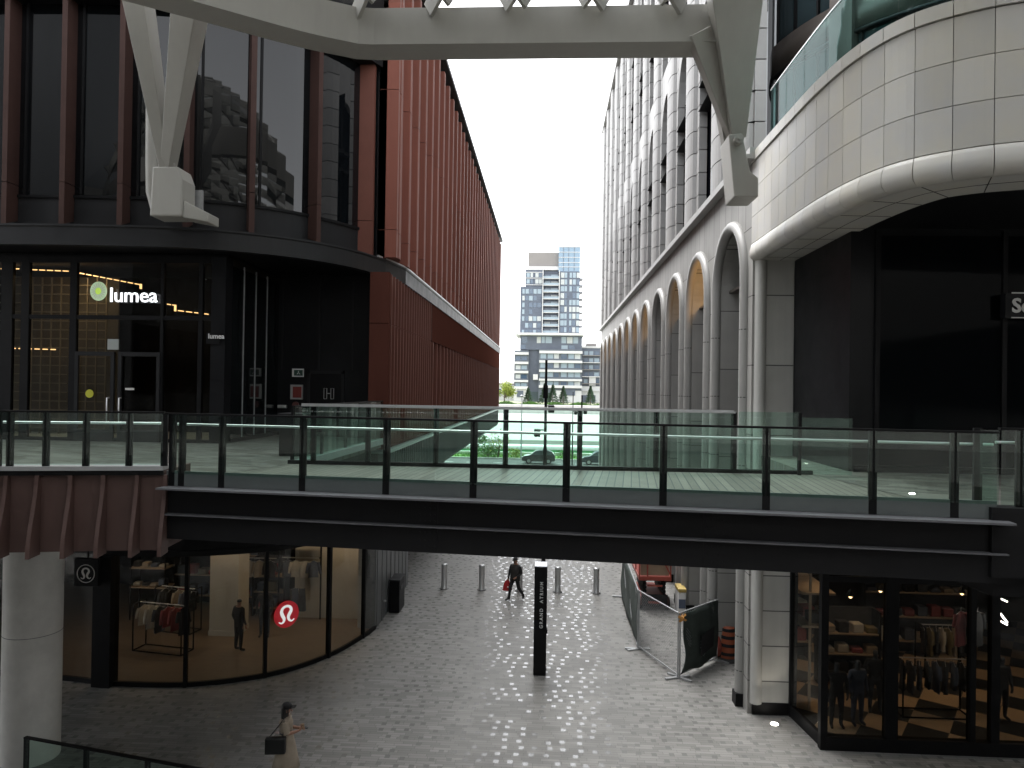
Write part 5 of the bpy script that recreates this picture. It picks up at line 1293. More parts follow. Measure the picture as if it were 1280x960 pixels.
# ------------------------------------------------------------------ clothes in the shops
def garment(name,label,cat,loc,rz,m_,kind='top',group=None,wd=.42,ln=.62,par=None):
    t = thing(name,label,cat,loc,group); x,y,z = loc; b = MB(); rows = []
    c,s = math.cos(rz),math.sin(rz); rn = random.Random(int(abs(x*917+y*131+z*77)))
    nseg = 9; ph0 = rn.uniform(0,6)
    for i in range(nseg):
        tt = i/(nseg-1)
        if kind == 'top': hwid = (wd*.12+wd*.38*min(1,tt*5)) if tt < .2 else wd*.5*(1-.12*math.sin((tt-.2)*3.1))
        else: hwid = wd*(.3+.12*tt)
        row = []
        for k in range(17):
            a = 2*math.pi*k/16; u_ = math.cos(a)*hwid; v_ = math.sin(a)*(.035+.03*tt+.012*math.sin(a*5+ph0)*tt*2)
            row.append((x+c*u_-s*v_, y+s*u_+c*v_, z-ln*tt-.012*math.sin(a*3+ph0)*tt))
        rows.append(row)
    b.grid(rows); b.build('body',m_,t)
    if kind == 'top':
        for sg_ in (-1,1):
            p0 = Vector((x+c*sg_*wd*.42,y+s*sg_*wd*.42,z-.06)); p1 = Vector((x+c*sg_*wd*.62,y+s*sg_*wd*.62,z-.36-rn.uniform(0,.15)))
            MB().tube([p0,(p0+p1)/2+Vector((0,-.02,.02)),p1],[.06,.055,.045],8).build('sleeve',m_,t)
    MB().tube([(x-c*wd*.4,y-s*wd*.4,z-.05),(x,y,z+.02),(x,y,z+.09),(x+.02,y,z+.12)],.006,5).tube([(x,y,z+.02),(x+c*wd*.4,y+s*wd*.4,z-.05)],.006,5).build('hanger',K['steel'],t)
    return t
def rack(label,a,b,z,par=None,legs=True):
    a,b = Vector(a),Vector(b); m_ = (a+b)/2; t = thing('clothes_rack',label,'rack',(m_.x,m_.y,.03)); d = (b-a).normalized(); n = Vector((-d.y,d.x)); Z = Vector((0,0,1))
    f = MB()
    for s_ in (-.3,.3):
        for p in (a,b): f.bar((p.x+n.x*s_,p.y+n.y*s_,.05),(p.x+n.x*s_,p.y+n.y*s_,z),.035,.035)
        f.bar((a.x+n.x*s_,a.y+n.y*s_,.06),(b.x+n.x*s_,b.y+n.y*s_,.06),.03,.03)
    for p in (a,b): f.bar((p.x-n.x*.3,p.y-n.y*.3,z),(p.x+n.x*.3,p.y+n.y*.3,z),.035,.035); f.bar((p.x-n.x*.3,p.y-n.y*.3,.06),(p.x+n.x*.3,p.y+n.y*.3,.06),.03,.03)
    f.build('frame',K['black'],t); MB().tube([(a.x,a.y,z),(b.x,b.y,z)],.018,8).build('rail',K['steel'],t)
    return t
# left shop, free-standing rack
ra_,rb2 = at_z(172,815,0),at_z(222,822,0)
ra_ = Vector((ra_.x-.1,23.0)); rb2 = Vector((rb2.x+.15,22.7))
rack('black free-standing clothes rack inside the curved shop window',ra_,rb2,1.55)
GR1 = 'clothes on the free-standing rack of the curved shop'
seq = [('cloth_white','off white top at the left end of the window rack'),('cloth_white','off white long top second on the window rack'),('cloth_grey','charcoal top between pale and rose ones on the window rack'),('cloth_rose','rose top on the window rack'),('cloth_rose','long rose garment hanging low on the window rack'),('cloth_black','black top at the right end of the window rack')]
for i,(m_,l) in enumerate(seq):
    p = ra_.lerp(rb2,(i+.5)/6); garment('shirt',l,'clothing',(p.x,p.y,1.45),R(70),K[m_],'top',GR1,.44,.62+.1*(i%3))
# upper wall shelf with items
def wall_bay(label,x0,x1,y,z,items,group):
    t = thing('wall_rack',label,'rack',((x0+x1)/2,y,z-1.0)); MB().tube([(x0,y,z),(x1,y,z)],.02,8).build('rail',K['steel'],t)
    f = MB()
    for x in (x0,x1): f.bar((x,y+.25,.03),(x,y+.25,z+.6),.05,.05); f.bar((x,y+.25,z),(x,y,z),.03,.03)
    f.build('upright',K['black'],t); MB().box(x0,x1,y-.1,y+.28,z+.45,z+.49).build('shelf',K['board'],t)
    for i,(m_,l) in enumerate(items):
        x = lerp(x0,x1,(i+.6)/(len(items)+.2)); garment('shirt',l,'clothing',(x,y,z-.1),R(20),K[m_],'top',group,.4,.6)
xa,xb = at_y(302,740,26.0).x,at_y(345,740,26.0).x
wall_bay('upper clothes rail with shelf beside the pale clad column',xa,xb,26.0,2.35,[('cloth_white','pale top nearest the clad column on the wall rail'),('cloth_beige','beige top in the middle of the wall rail by the column'),('cloth_black','black top on the wall rail above the dark figure')],'clothes on the wall rail by the column')
xa,xb = at_y(352,740,26.2).x,at_y(398,740,26.2).x
wall_bay('clothes rail with shelf behind the red round sign',xa,xb,26.2,2.35,[('cloth_black','black top left on the rail behind the red sign'),('cloth_white','white top on the rail behind the red sign'),('cloth_white','second white top on the rail right of the red sign'),('cloth_blue','slate blue top at the right end of the rail')],'clothes on the rail behind the red sign')
for k,(px,py,m_) in enumerate(((368,800,'cloth_blue'),(377,775,'cloth_grey'))):
    p = at_y(px,py,25.4); garment('hanging_trousers',['slate blue trousers hung low behind the red sign','charcoal trousers beside the slate blue pair'][k],'clothing',(p.x,25.4,1.45),R(10),K[m_],'bottom',None,.36,.8)
tb = thing('display_shelf','tall display shelf with lit timber boards in the curved shop','shelf',(at_y(190,740,26).x,26,.03)); sxx = at_y(190,740,26).x
f = MB()
for x in (sxx-.65,sxx+.65):
    for yy in (25.7,26.3): f.bar((x,yy,.03),(x,yy,3.1),.04,.04)
f.build('frame',K['black'],tb)
for z in (1.2,1.9,2.6): MB().box(sxx-.68,sxx+.68,25.68,26.32,z,z+.05).build('board',K['board'],tb)
rn = random.Random(8)
for i,(z,n_) in enumerate(((1.25,4),(1.95,4),(2.65,3))):
    for k in range(n_):
        m_ = ['cloth_white','cloth_grey','cloth_beige','cloth_blue'][(i+k)%4]; x = sxx-.5+k*.32; hh = rn.uniform(.08,.26)
        MB().obox((x,25.95,z+hh/2),(.24,.3,hh),rn.uniform(-.1,.1)).build('folded_clothes',K[m_],None,bevel=.03,label=f'folded pile of {dict(cloth_white="off white",cloth_grey="charcoal",cloth_beige="beige",cloth_blue="slate blue")[m_]} clothes on the {["lower","middle","top"][i]} display shelf board, number {["one","two","three","four"][k]} from the left'.replace(', number',','),cat='clothes pile',group='folded clothes on the display shelf')
# dark figure in the shop
def standing(label,loc,rz,mats,name='person'):
    J = {}; b = []
    J['pelvis']=((0,0,.96),(.15,.12)); J['waist']=((0,0,1.1),(.145,.11)); J['chest']=((0,.0,1.32),(.175,.125)); J['collar']=((0,.0,1.44),(.09,.075)); J['neck']=((0,0,1.51),.05); J['head']=((0,-.01,1.61),(.076,.09)); J['crown']=((0,0,1.70),(.068,.082))
    b += [('pelvis','waist','top'),('waist','chest','top'),('chest','collar','top'),('collar','neck','skin'),('neck','head','skin'),('head','crown','hair')]
    for n,s in (('l',-1),('r',1)):
        J[n+'hip']=((s*.1,0,.88),(.10,.105)); J[n+'knee']=((s*.115,-.01,.5),.07); J[n+'ank']=((s*.125,.02,.09),.047); J[n+'toe']=((s*.15,-.14,.035),(.042,.03))
        J[n+'sh']=((s*.195,0,1.4),.07); J[n+'el']=((s*.27,.03,1.13),.052); J[n+'wr']=((s*.25,-.07,.9),.03)
        b += [('pelvis',n+'hip','legs'),(n+'hip',n+'knee','legs'),(n+'knee',n+'ank','legs'),(n+'ank',n+'toe','legs'),('chest',n+'sh','top'),(n+'sh',n+'el','top'),(n+'el',n+'wr','top')]
        hand(J,b,n+'wr',(0,-.1,-1),(0,-1,0),n+'h',.4)
    o = skin_body(name,J,b,mats,None); o.location = loc; o.rotation_euler = (0,0,rz); return tag(o,label,'person' if name=='person' else name)
q = at_z(298,814,.03); standing('person in black clothes standing by the pale column inside the curved shop',(q.x,q.y,.03),R(150),dict(top=K['cloth_black'],legs=K['cloth_black'],skin=K['skin'],hair=K['hair']))
q = at_z(313,806,.03); standing('black mannequin with a printed belt behind the standing person in the curved shop',(q.x+.15,q.y+.8,.03),R(10),dict(top=K['cloth_black'],legs=K['cloth_grey'],skin=K['cloth_black'],hair=K['cloth_black']),'mannequin')
# red round sign on the glass, hanging blade sign
def logo(c,n,r,par,m_=K['white']):
    """white ribbon mark: an open loop with curled feet"""
    M_ = facing(c,n); pts = []
    P_ = [(-.62,-.50),(-.42,-.60),(-.25,-.52),(-.20,-.30),(-.34,-.02),(-.42,.25),(-.30,.52),(0,.62),(.28,.50),(.36,.25),(.22,.0),(.14,-.22),(.22,-.45),(.42,-.56),(.62,-.44)]
    cp = catmull([(a,b,0) for a,b in P_],5); cp = [Vector((p.x,p.y)) for p in cp]; m2 = MB(); L_ = len(cp)
    top,bot = [],[]
    for i,p in enumerate(cp):
        d = (cp[min(i+1,L_-1)]-cp[max(0,i-1)]).normalized(); nn = Vector((-d.y,d.x)); w_ = .035+.085*math.sin(math.pi*i/(L_-1))**.7*(1-.35*math.cos(4*math.pi*i/(L_-1)))
        top.append(p+nn*w_); bot.append(p-nn*w_)
    V = [M_ @ Vector((p.x*r,p.y*r,.0)) for p in top]+[M_ @ Vector((p.x*r,p.y*r,.0)) for p in bot]
    off = Vector(n).normalized()*.006; k = len(top)
    m2.add(V+[v+off for v in V],[(i,i+1,k+i+1,k+i) for i in range(k-1)]+[(2*k+i,3*k+i,3*k+i+1,2*k+i+1) for i in range(k-1)]+[(i,2*k+i,2*k+i+1,i+1) for i in range(k-1)]+[(k+i,k+i+1,3*k+i+1,3*k+i) for i in range(k-1)])
    return m2.build('emblem',m_,par)
d = GL.find(356.5,767); c,t = GL.at(d); n = Vector((t.y,-t.x,0)); zz = None
dd = ray(356.5,767); tt = c.y/dd.y; zc = EYE+dd.z*tt
RSN = thing('round_sign','round red sign with a white ribbon emblem on the curved shop glass','sign',(c.x,c.y,zc))
cc3 = Vector((c.x,c.y,zc))+n*.06; disc(cc3,n,.40,K['redsign'],'sign_disc',RSN,th=.03); logo(cc3+n*.033,n,.40,RSN,K['logow'])
c3 = at_y(107.5,717,19.7)
HS = thing('hanging_sign','black square hanging sign with a pale round emblem under the brown red balcony','sign',c3)
MB().box(c3.x-.36,c3.x+.36,19.7,19.85,c3.z-.36,c3.z+.42).build('sign_box',K['black'],HS,bevel=.02); MB().bar((c3.x,19.77,c3.z+.42),(c3.x,19.77,6.1),.04,.04).build('hanger',K['black'],HS)
ring_ = MB(); ring_.tube([(c3.x+.25*math.cos(2*math.pi*k/28),19.692,c3.z+.25*math.sin(2*math.pi*k/28)) for k in range(29)],.012,6); ring_.build('emblem_ring',K['concrete'],HS); logo(Vector((c3.x,19.698,c3.z)),(0,-1,0),.24,HS,K['concrete'])
# right shop clothes
def rshop_rack(label,x0,x1,y,z,n_,cols,grp,names):
    rack(label,(x0,y),(x1,y),z)
    for i in range(n_):
        m_ = cols[i%len(cols)]; garment('hanging_coat',names(i,n_,m_),'clothing',(lerp(x0,x1,(i+.5)/n_),y,z-.1),R(74+8*math.sin(i*2.1)),K[m_],'top',grp,.46,.75+.08*math.sin(i*1.7))
cn = dict(cloth_grey='charcoal',cloth_black='black',cloth_blue='slate blue',cloth_white='off white',cloth_olive='olive',cloth_beige='beige',cloth_rose='rose')
ordn = ['first','second','third','fourth','fifth','sixth','seventh','eighth','ninth','tenth']
xa = at_y(1122,860,20.2).x; xb = at_y(1208,860,20.2).x
rshop_rack('front clothes rack behind the right shop glass, nearest the chequered front tiles',xa,xb,20.2,1.55,8,['cloth_black','cloth_grey','cloth_grey','cloth_grey','cloth_blue','cloth_grey','cloth_blue','cloth_black'],'coats on the front rack of the right shop',lambda i,n,m: f'{cn[m]} coat, {ordn[i]} from the left on the front rack of the right shop')
xa = at_y(1150,820,23).x; xb = at_y(1205,820,23).x
rshop_rack('rear clothes rack of lighter shirts deeper in the right shop',xa,xb,23.0,1.6,7,['cloth_black','cloth_olive','cloth_black','cloth_white','cloth_olive','cloth_beige','cloth_black'],'shirts on the rear rack of the right shop',lambda i,n,m: f'{cn[m]} shirt, {ordn[i]} from the left on the rear rack of the right shop')
p = at_y(1201,770,20.0); garment('hanging_coat','rose coat hung high beside the right shop mullion','clothing',(p.x,20.0,2.9),R(30),K['cloth_rose'],'top',None,.5,.9)
p = at_y(1222,780,20.0); garment('hanging_coat','charcoal coat hung high right of the rose coat','clothing',(p.x,20.0,2.9),R(30),K['cloth_grey'],'top',None,.5,.9)
for k,(px,yy,rz,m1,m2,l) in enumerate(((1046,19.2,0,'cloth_black','cloth_black','black mannequin at the left of the right shop window'),(1072,19.4,.3,'cloth_blue','cloth_blue','mannequin in slate blue clothes right of the black one'),(1094,20.2,-.2,'cloth_black','cloth_grey','dark mannequin by the right shop mullion'),(1252,20.0,.2,'cloth_black','cloth_black','black mannequin below the tube lamps in the right shop'))):
    x = at_y(px,850,yy).x; standing(l,(x,yy,.03),rz,dict(top=K[m1],legs=K[m2],skin=K['cloth_grey'],hair=K['cloth_grey']),'mannequin')
sh = thing('stair_shelf','pale timber wall shelf with two boards at the left of the right shop','shelf',(7.3,20.6,.03))
f = MB()
for yy in (20.2,23.4): f.bar((7.25,yy,.03),(7.25,yy,3.9),.06,.06)
f.build('upright',K['board'],sh)
for z in (2.3,3.2): MB().box(7.0,7.9,20.1,23.5,z,z+.06).build('board',K['board'],sh)
for k in range(5):
    MB().obox((7.45,20.5+k*.6,2.36+.14),(.35,.4,.28),.1*k).build('folded_clothes',K[['cloth_grey','cloth_rose','cloth_white','cloth_blue','cloth_black'][k]],None,bevel=.03,label=f'{["charcoal","rose","off white","slate blue","black"][k]} folded pile on the timber wall shelf of the right shop',cat='clothes pile',group='folded clothes on the timber wall shelf')
# fuller stock in the right shop
def shelf_unit(label,x0,x1,y,zs,grp,seed,wd=.5):
    t = thing('shelf_unit',label,'shelf',((x0+x1)/2,y,.03)); f = MB(); top = zs[-1]+.7
    for x in (x0,x1): f.box(x-.03,x+.03,y-.02,y+wd,.03,top)
    f.build('upright',K['black'],t); MB().box(x0,x1,y+wd,y+wd+.03,.03,top).build('back_panel',K['cloth_grey'],t)
    rn = random.Random(seed)
    for i,z in enumerate(zs):
        MB().box(x0,x1,y,y+wd,z,z+.04).build('board',K['board'],t)
        n_ = int((x1-x0)/.42)
        for k in range(n_):
            m_ = rn.choice(['cloth_grey','cloth_black','cloth_blue','cloth_beige','cloth_rose','cloth_white','cloth_olive']); hh = rn.uniform(.12,.4)
            MB().obox((x0+.26+k*.42,y+.24,z+.04+hh/2),(.32,.34,hh),rn.uniform(-.08,.08)).build('folded_clothes',K[m_],None,bevel=.03,label=f'{cn[m_]} folded pile, {ordn[k]} on the {["lowest","second","third","top"][i]} board of the {grp}',cat='clothes pile',group='folded clothes on the '+grp)
shelf_unit('low dark shelf unit with folded clothes behind the front rack of the right shop',8.2,9.9,21.9,(.35,.95,1.55),'low right shop shelf unit',31)
shelf_unit('tall dark shelf unit with folded clothes at the back of the right shop',10.6,14.2,24.6,(.5,1.3,2.1,2.9),'tall right shop shelf unit',32)
shelf_unit('narrow dark shelf unit with folded clothes between two mannequins in the right shop window',7.25,8.6,23.9,(.6,1.4,2.2,3.0),'narrow right shop shelf unit',33)
for k,(x,y,z) in enumerate(((8.0,19.4,3.4),(9.4,20.8,3.2),(11.4,20.4,3.3))):
    t = thing('pendant_lamp',['small warm pendant lamp nearest the stone pier in the right shop','small warm pendant lamp over the low shelf unit of the right shop','small warm pendant lamp over the front rack of the right shop'][k],'lamp',(x,y,z),'pendant lamps of the right shop')
    MB().tube([(x,y,z+.12),(x,y,4.9)],.008,5).build('cord',K['black'],t); MB().lathe([(.10,0),(.05,.12),(.02,.16)],(x,y,z),14).build('shade',K['black'],t); MB().lathe([(.02,-.06),(.045,-.03),(.04,.01)],(x,y,z),10).build('bulb',K['warm'],t)
cn['cloth_white'] = 'off white'
shelf_unit('wide dark back shelf unit with folded clothes behind the window rack of the curved shop',-14.6,-11.2,27.6,(.4,1.2,2.0,2.8),'curved shop back shelf',34)
shelf_unit('low dark shelf unit left of the pale clad column in the curved shop',-11.0,-9.8,26.6,(.3,.9,1.5),'curved shop low shelf',35)
ra3,rb3 = Vector((-13.6,24.9)),Vector((-12.2,24.6))
rack('second black clothes rack behind the window rack of the curved shop',ra3,rb3,1.55)
for i,(m_,l) in enumerate((('cloth_grey','charcoal top at the left of the second rack in the curved shop'),('cloth_black','black top second on the second rack of the curved shop'),('cloth_beige','beige top in the middle of the second rack of the curved shop'),('cloth_blue','slate blue top fourth on the second rack of the curved shop'),('cloth_black','black top at the right end of the second rack in the curved shop'))):
    p = ra3.lerp(rb3,(i+.5)/5); garment('shirt',l,'clothing',(p.x,p.y,1.45),R(72),K[m_],'top','clothes on the second rack of the curved shop',.44,.66)
# ------------------------------------------------------------------ cars and train
def car(label,px0,px1,Y_,m_,zg=-.015):
    x0,x1 = at_y(px0,575,Y_).x,at_y(px1,575,Y_).x; L_ = x1-x0; t = thing('parked_car',label,'car',((x0+x1)/2,Y_,zg)); s = L_/4.5
    P_ = [(0,.35),(.02,.72),(.35,.92),(1.15,1.05),(1.85,1.52),(2.3,1.6),(3.4,1.6),(4.05,1.42),(4.42,1.05),(4.5,.8),(4.48,.35),(3.95,.28),(.6,.28)]
    MB().extr([(x0+a*s,Y_,zg+b) for a,b in P_],(0,1.8,0)).build('body',m_,t,bevel=.06)
    G = [(1.3,1.07),(1.92,1.48),(2.32,1.54),(3.36,1.54),(3.9,1.38),(4.1,1.08)]
    MB().extr([(x0+a*s,Y_-.012,zg+b) for a,b in G],(0,.02,0)).build('side_window',K['g_car'],t)
    MB().box(x0+2.55*s,x0+2.63*s,Y_-.02,Y_-.005,zg+.4,zg+1.54).build('door_pillar',m_,t)
    for a in (.95,3.6):
        w_ = MB().tube([(x0+a*s,Y_-.03,zg+.34),(x0+a*s,Y_+.2,zg+.34)],.34,20).build('wheel',K['tyre'],t); MB().tube([(x0+a*s,Y_-.045,zg+.34),(x0+a*s,Y_-.031,zg+.34)],.2,14).build('rim',K['steel'],w_)
        MB().tube([(x0+a*s,Y_+1.6,zg+.34),(x0+a*s,Y_+1.83,zg+.34)],.34,20).build('wheel',K['tyre'],t)
    MB().box(x0-.01,x0+.12,Y_+.1,Y_+.4,zg+.68,zg+.82).build('headlight',K['white'],t)
    return t
car('dark hatchback car on the far road seen whole through the bridge glass',652,694,84.2,K['carblack'])
car('dark blue car on the far road half hidden by the stone arcade',727,770,84.2,K['cardeep'])
TR = thing('passenger_train','long green and white double-deck train standing in the rail cut','train',(-5,109,-4.2))
MB().box(-60,40,107.6,110.6,-4.1,-2.0).build('lower_body',K['bodygreen'],TR,bevel=.1); MB().box(-60,40,107.58,110.62,-1.99,-.35).build('upper_body',K['bodygreen'],TR,bevel=.1)
MB().box(-60,40,107.55,110.65,-.345,.28).build('roof',K['bodywhite'],TR,bevel=.25); MB().box(-60,40,107.53,107.56,-2.1,-1.75).build('white_stripe',K['bodywhite'],TR)
for k in range(24): MB().box(-45+k*2.7,-43.2+k*2.7,107.53,107.57,-1.55,-.75).build('window',K['g_car'],TR)
# ------------------------------------------------------------------ far walls
def wall(name,label,x0,x1,y,z0,z1,m_,cap=True):
    t = thing(name,label,'wall',((x0+x1)/2,y,z0)); w = MB(); w.box(x0,x1,y,y+.6,z0,z1)
    x = x0
    while x < x1: w.box(x,x+.15,y-.08,y,z0,z1-.3); x += 3
    w.build('wall_face',m_,t)
    if cap: MB().box(x0,x1,y-.15,y+.75,z1,z1+.25).build('wall_cap',K['white'],t)
    return t
wall('retaining_wall','long pale concrete retaining wall beyond the rail cut',-160,160,262,-.03,2.9,mat('pale wall concrete',(.52,.51,.49),.8,var=.12,scale=.5))
wall('barrier_wall','low concrete barrier with grass at its foot along the rail cut',-90,60,94.6,-.03,.42,K['concrete'],False)
MB().box(-160,160,262.7,420,-.02,2.95).build('terrace',mat('terrace earth',(.25,.27,.17),.9,var=.3,scale=.1),**ST)
# ------------------------------------------------------------------ trees
def spruce(label,x,y,z,h,seed):
    rn = random.Random(seed); t = thing('spruce_tree',label,'tree',(x,y,z),'evergreens on the far terrace'); MB().lathe([(.22,0),(.1,h*.6),(.03,h*.96)],(x,y,z),8).build('trunk',K['bark'],t)
    c = MB(); n = int(170*h)
    for i in range(n):
        u_ = rn.random()**.75; zz = h*(.08+.9*u_); r_ = (1-u_)*h*.40*(.55+.45*abs(math.sin(zz*4.2/h*6)))+.08; a = rn.uniform(0,6.283); rr = r_*rn.uniform(.3,1.05)
        p = Vector((x+rr*math.cos(a),y+rr*math.sin(a),z+zz-rr*.25)); s = rn.uniform(.25,.55)
        d = Vector((math.cos(a+rn.uniform(-.5,.5)),math.sin(a+rn.uniform(-.5,.5)),-.25))*s; sd_ = d.cross(Vector((0,0,1))).normalized()*s*.45
        c.add([p-d*.5-sd_*.3+Vector((0,0,.28*s)),p-d*.4+sd_*.3-Vector((0,0,.34*s)),p+d+Vector((0,0,rn.uniform(-.45,.05)))],[(0,1,2)])
    c.build('crown',K['leafe'],t); return t
def leafy(name,label,x,y,z,h,w,seed,m_,n=900,trunk=.3,group=None,cat='tree',leaf=.28):
    rn = random.Random(seed); t = thing(name,label,cat,(x,y,z),group)
    tb_ = MB(); tb_.tube([(x,y,z),(x+.05*h*rn.uniform(-1,1),y,z+h*trunk),(x,y,z+h*.75)],[.03*h+.03,.02*h+.02,.01],7); cs = []
    for k in range(7):
        a = rn.uniform(0,6.28); p = Vector((x+w*.33*math.cos(a),y+w*.33*math.sin(a),z+h*rn.uniform(trunk+.1,.86))); tb_.tube([(x,y,z+h*trunk),p],[.012*h+.01,.006],5); cs.append((p,w*rn.uniform(.2,.34)))
    cs.append((Vector((x,y,z+h*.82)),w*.28)); tb_.build('trunk',K['bark'],t); c = MB()
    for i in range(n):
        p0,r_ = rn.choice(cs); v = Vector((rn.gauss(0,1),rn.gauss(0,1),rn.gauss(0,.85))).normalized()*r_*rn.uniform(.45,1.08); p = p0+v; s = leaf*rn.uniform(.6,1.3)
        a = Vector((rn.uniform(-1,1),rn.uniform(-1,1),rn.uniform(-1,1))).normalized(); b_ = a.cross(Vector((rn.uniform(-1,1),rn.uniform(-1,1),1))).normalized()
        c.add([p-a*s,p+b_*s*.5,p+a*s,p-b_*s*.5],[(0,1,2,3)])
    c.build('crown',m_,t); return t
for k,(px,pt,l) in enumerate(((660,484,'dark spruce at the left before the tower podium'),(681,478,'tall spruce behind the tall lamp post before the tower'),(691,480,'broad spruce right of the tall lamp post before the tower'),(704,482,'spruce before the right part of the tower podium'),(738,482,'lone spruce before the mid-rise block near the arcade'))):
    p = at_y(px,504,285); h = at_y(px,pt,285).z-2.9; spruce(l,p.x,285,2.9,h,k+11)
p = at_y(633,500,270); leafy('broadleaf_tree','yellow green spring tree at the end of the red wall on the terrace',p.x-.6,270,2.9,8.2,7,4,K['leafy'],1500,group=None,leaf=.4)
hd_ = MB(); rn = random.Random(9)
for i in range(4200):
    x,y = rn.uniform(-32,32),rn.uniform(263.5,266); hh = rn.uniform(.2,1.3)*(.6+.4*math.sin(x*.7)); s = .3; a = rn.uniform(0,6.28)
    hd_.add([(x-s*math.cos(a),y-s*math.sin(a),2.9+hh-.3),(x+s*math.cos(a),y+s*math.sin(a),2.9+hh-.2),(x,y,2.9+hh+.3)],[(0,1,2)])
hd_.build('hedge_planting',K['leafg'],None,label='low green planting along the top of the far retaining wall',cat='planting',kind='stuff')
p = at_z(605,577,0); leafy('shrub','rounded dark green shrub on the verge seen through the bridge glass',p.x,91.3,0,1.5,2.6,21,K['leafg'],700,.1,cat='shrub',leaf=.15)
p = at_z(620,575,0); leafy('young_tree','thin young tree with sparse yellow green leaves on the verge',p.x,91.0,0,3.6,2.8,22,K['leafy'],260,.3,leaf=.14)
p = at_z(588,575,0); leafy('young_tree','small leafy young tree beside the red building end on the verge',p.x,92.5,0,3.0,3.0,23,K['leafg'],500,.2,leaf=.16)
p = at_z(642,576,0); leafy('shrub','low pale green shrub left of the parked hatchback on the verge',p.x,91.0,0,1.0,2.0,24,K['leafy'],400,.1,cat='shrub',leaf=.12)
p = at_z(706,576,0); leafy('shrub','low green shrub right of the parked hatchback on the verge',p.x,91.0,0,1.0,2.4,25,K['leafg'],400,.1,cat='shrub',leaf=.12)
# ------------------------------------------------------------------ far tower
TY = 330.0
def T(px): return (px-686)*TY/900*1.0
def TX(px): return at_y(px,420,TY).x
def TZ(py): return at_y(690,py,TY).z
TW = thing('apartment_tower','glass and white apartment tower with a grey top box and a stepped podium','building',(TX(690),TY+10,2.9))
rn = random.Random(12)
def block(name,px0,px1,py1,py0,m_,dy=0,dep=18,parent=TW):
    return MB().box(TX(px0),TX(px1),TY+dy,TY+dy+dep,TZ(py0),TZ(py1)).build(name,m_,parent)
block('shaft_left',649.5,677.5,358,418,K['td'],1.5); block('shaft_upper_left',655.5,677.5,336,358,K['td'],2.2); block('shaft_middle',677.5,698,337,418,K['td'],3.4); block('shaft_right',698,724,339,418,K['td'],.8)
block('glass_crown',697,724,307,338.7,mat('pale blue crown glass',(.20,.30,.40),.15,spec=.8),1.2); block('plant_box',658.5,697,314,332,K['tg'],3.0); block('white_parapet',658,698,332.05,336.5,K['tw'],2.0)
block('neck',650,728,419,437,K['td'],3.0); block('cornice_slab',644.5,730,416.5,419.2,K['tw'],-2.0,24)
pv = [Vector((TX(644.5),TY-1.8,TZ(419.3))),Vector((TX(730),TY-1.8,TZ(419.3))),Vector((TX(728),TY+3,TZ(423))),Vector((TX(650),TY+3,TZ(423)))]
PD = mat('podium blue grey',(.11,.13,.155),.4,var=.1,scale=.2); block('podium_left',643,661,438,506,PD,2.4); block('podium_middle',661,675,436,506,K['td'],4.5); block('podium_right',674,728,436,506,PD,1.5)
for px in (677.7,698.2): block('white_fin',px-.5,px+.5,338,418,K['tw'],-.2,2)
for py in (339.2,346.5,355): block('white_edge',655,677.5,py,py+.8,K['tw'],1.9,.6)
def win(px0,px1,py0,py1,dy,m_=None):
    MB().box(TX(px0),TX(px1),TY+dy-.12,TY+dy+.1,TZ(py1),TZ(py0)).build('window',m_ or K[rn.choice(['tpane1','tpane2','tpane2','tpane3'])],TW)
fl_ = 8.55
y = 339.8; i = 0
while y < 414:
    for a,b in ((700,704.5),(705,708),(711,714),(715,719),(720,723.5)): 
        if i % 1 == 0 and not (a == 711 and rn.random() < .3): win(a,b,y+.5,y+fl_-1.6,.8)
    for a,b in ((680,687),(688,696.5)): win(a,b,y+2.0,y+fl_-1.2,3.4)
    block('balcony_slab',678.2,697.8,y+fl_-1.1,y+fl_-.3,K['tw'],.6,3.5)
    block('balcony_rail',678.4,697.6,y+fl_-3.6,y+fl_-1.15,K['tpane2'],.7,.1)
    block('side_balcony',724,728.2,y+fl_-1.8,y+fl_-.8,K['td'],2,8)
    y += fl_; i += 1
for y in [360+8.55*k for k in range(7)]:
    for a,b in ((652,655),(656,660),(660.5,665),(666,670),(671,676)):
        if rn.random() < .86: win(a,b,y+1,y+6.8,1.5,K[rn.choice(['tpane1','tpane1','tpane2','tpane3'])])
for y in (340,348):
    for a,b in ((657,661),(662,665),(668,672),(672.6,676.5)): win(a,b,y+.3,y+5.7,2.2)
for y in (308,314.5,321,327.5,333): block('crown_band',697,724.3,y-.35,y+.35,K['tw'],1.0,.4)
for px in (703,709.5,716.5): block('crown_mullion',px-.25,px+.25,307.5,338,K['td'],1.05,.2)
for a,b in ((652,659),(671,676),(677,681),(682,690),(702,708),(709,716),(717,723)): win(a,b,420.5,428.5,3)
for a,b in ((651,657),(702,710),(711,719)): win(a,b,431,436,3)
for y,h in ((438.5,3.2),(450.5,3),(462,3),(473.5,2.6),(481.5,3.4)):
    block('podium_slab',643,661,y+2,y+2+h,K['tw'],.8,3); block('podium_slab',674.5,728.3,y,y+h,K['tw'],-.4,3)
for y in (445,456.5,468,478.5):
    for a,b in ((645,651),(652,659)): win(a,b,y+.6,y+5.6,2.4)
for y in (442.5,454,465.5,477):
    for a,b in ((676,683),(685,692),(693,699),(702,709),(711,718),(719,726)): win(a,b,y-.4,y+5.6,1.5)
block('ground_wall',643,661,486,506,K['tw'],1.9,1); block('ground_wall',690,728,488,506,K['tw'],1.0,1); block('entrance',662,674,490,505,K['g_car'],4.0,1); block('shop_window',647,655,489,497,K['td'],1.6,.5); block('shop_window',706,720,486,494,K['td'],.6,.5)
block('balcony_box',667,673,468,475,K['tw'],1.5,4)
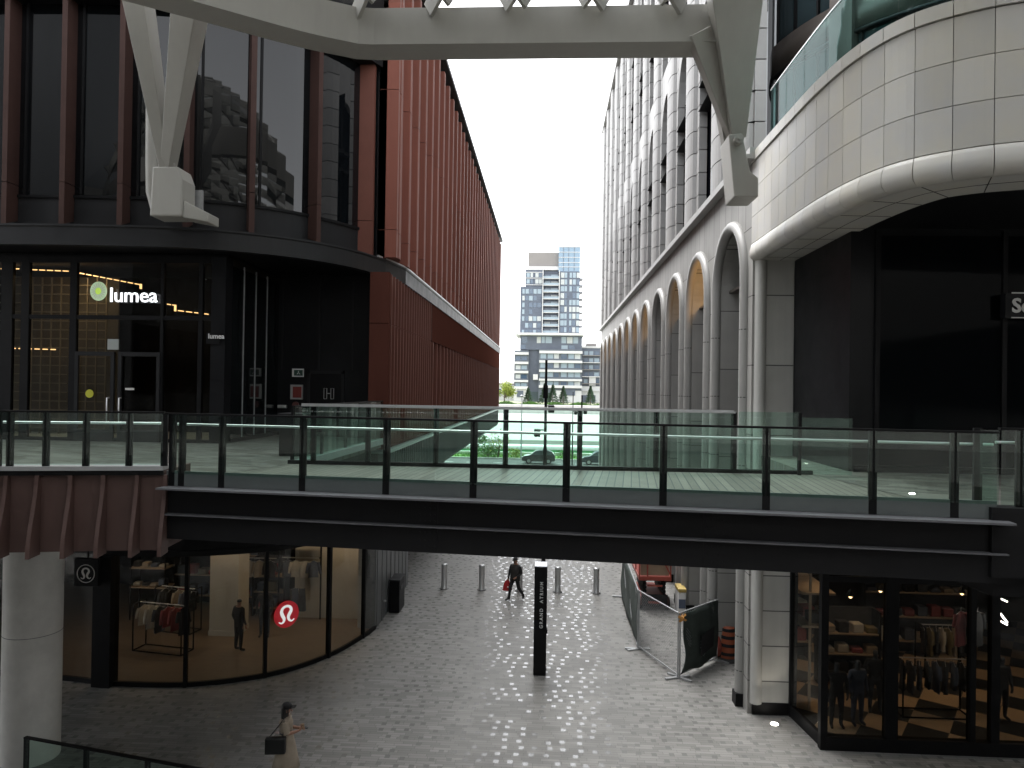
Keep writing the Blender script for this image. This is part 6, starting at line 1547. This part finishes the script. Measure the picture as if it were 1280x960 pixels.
TW2 = thing('mid_rise_block','grey balconied mid-rise block between the tower and the stone arcade','building',(TX(741),TY+20,2.9))
block('wall',729,756,432.5,506,K['td'],10,20,TW2); block('roof_edge',728.5,756,430.5,433,K['tw'],9.6,3,TW2); block('roof_house',735,748,426.5,430.4,K['tg'],13,8,TW2)
for k in range(6):
    y = 437+k*9; block('balcony_slab',729.5,753,y+5.3,y+6.3,K['tw'] if k%2 else K['tg'],8,2.5,TW2)
    for a,b in ((732,737),(738.5,743.5),(745,751)): MB().box(TX(a),TX(b),TY+9.85,TY+10.05,TZ(y+5),TZ(y)).build('window',K[rn.choice(['tpane1','tpane2'])],TW2)
block('white_bay',738.5,747,469,481,K['tw'],8.6,2,TW2); block('ground_wall',729,756,482,507,K['tw'],8.8,2,TW2); block('garage_door',728.5,747,493.5,505,K['td'],8.5,.5,TW2)
TW3 = thing('low_white_building','low pale building with flat roof left of the tower','building',(TX(634),TY+30,2.9))
block('wall',610,641.5,481,507,K['tw'],25,20,TW3); block('roof_edge',609,642,479.5,481,K['tg'],24.5,3,TW3)
for a in (614,620,626,632,637): block('window',a,a+3,487,494,K['tpane1'],24.9,.3,TW3)
mt_ = thing('roof_mast','thin roof mast standing on the red panel building','mast',(-6.5,36,25)); MB().tube([(-6.3,36,25.0),(-6.3,36,28.5)],.05,6).tube([(-6.3,37,25.0),(-6.3,37,28.0)],.04,6).build('pole',K['galv'],mt_)

# ------------------------------------------------------------------ render settings
SC.render.engine = 'CYCLES'
cy = SC.cycles; cy.use_denoising = True; cy.max_bounces = 7; cy.diffuse_bounces = 3; cy.glossy_bounces = 4; cy.transparent_max_bounces = 32; cy.transmission_bounces = 4
cy.sample_clamp_indirect = 4; cy.caustics_reflective = False; cy.caustics_refractive = False; cy.blur_glossy = .5
try: cy.denoiser = 'OPENIMAGEDENOISE'; cy.denoising_input_passes = 'RGB_ALBEDO_NORMAL'
except Exception: pass
vs = SC.view_settings; vs.view_transform = 'Standard'; vs.look = 'None'; vs.gamma = 1; vs.use_curve_mapping = False; vs.exposure = EXPOSURE
bpy.context.view_layer.update()
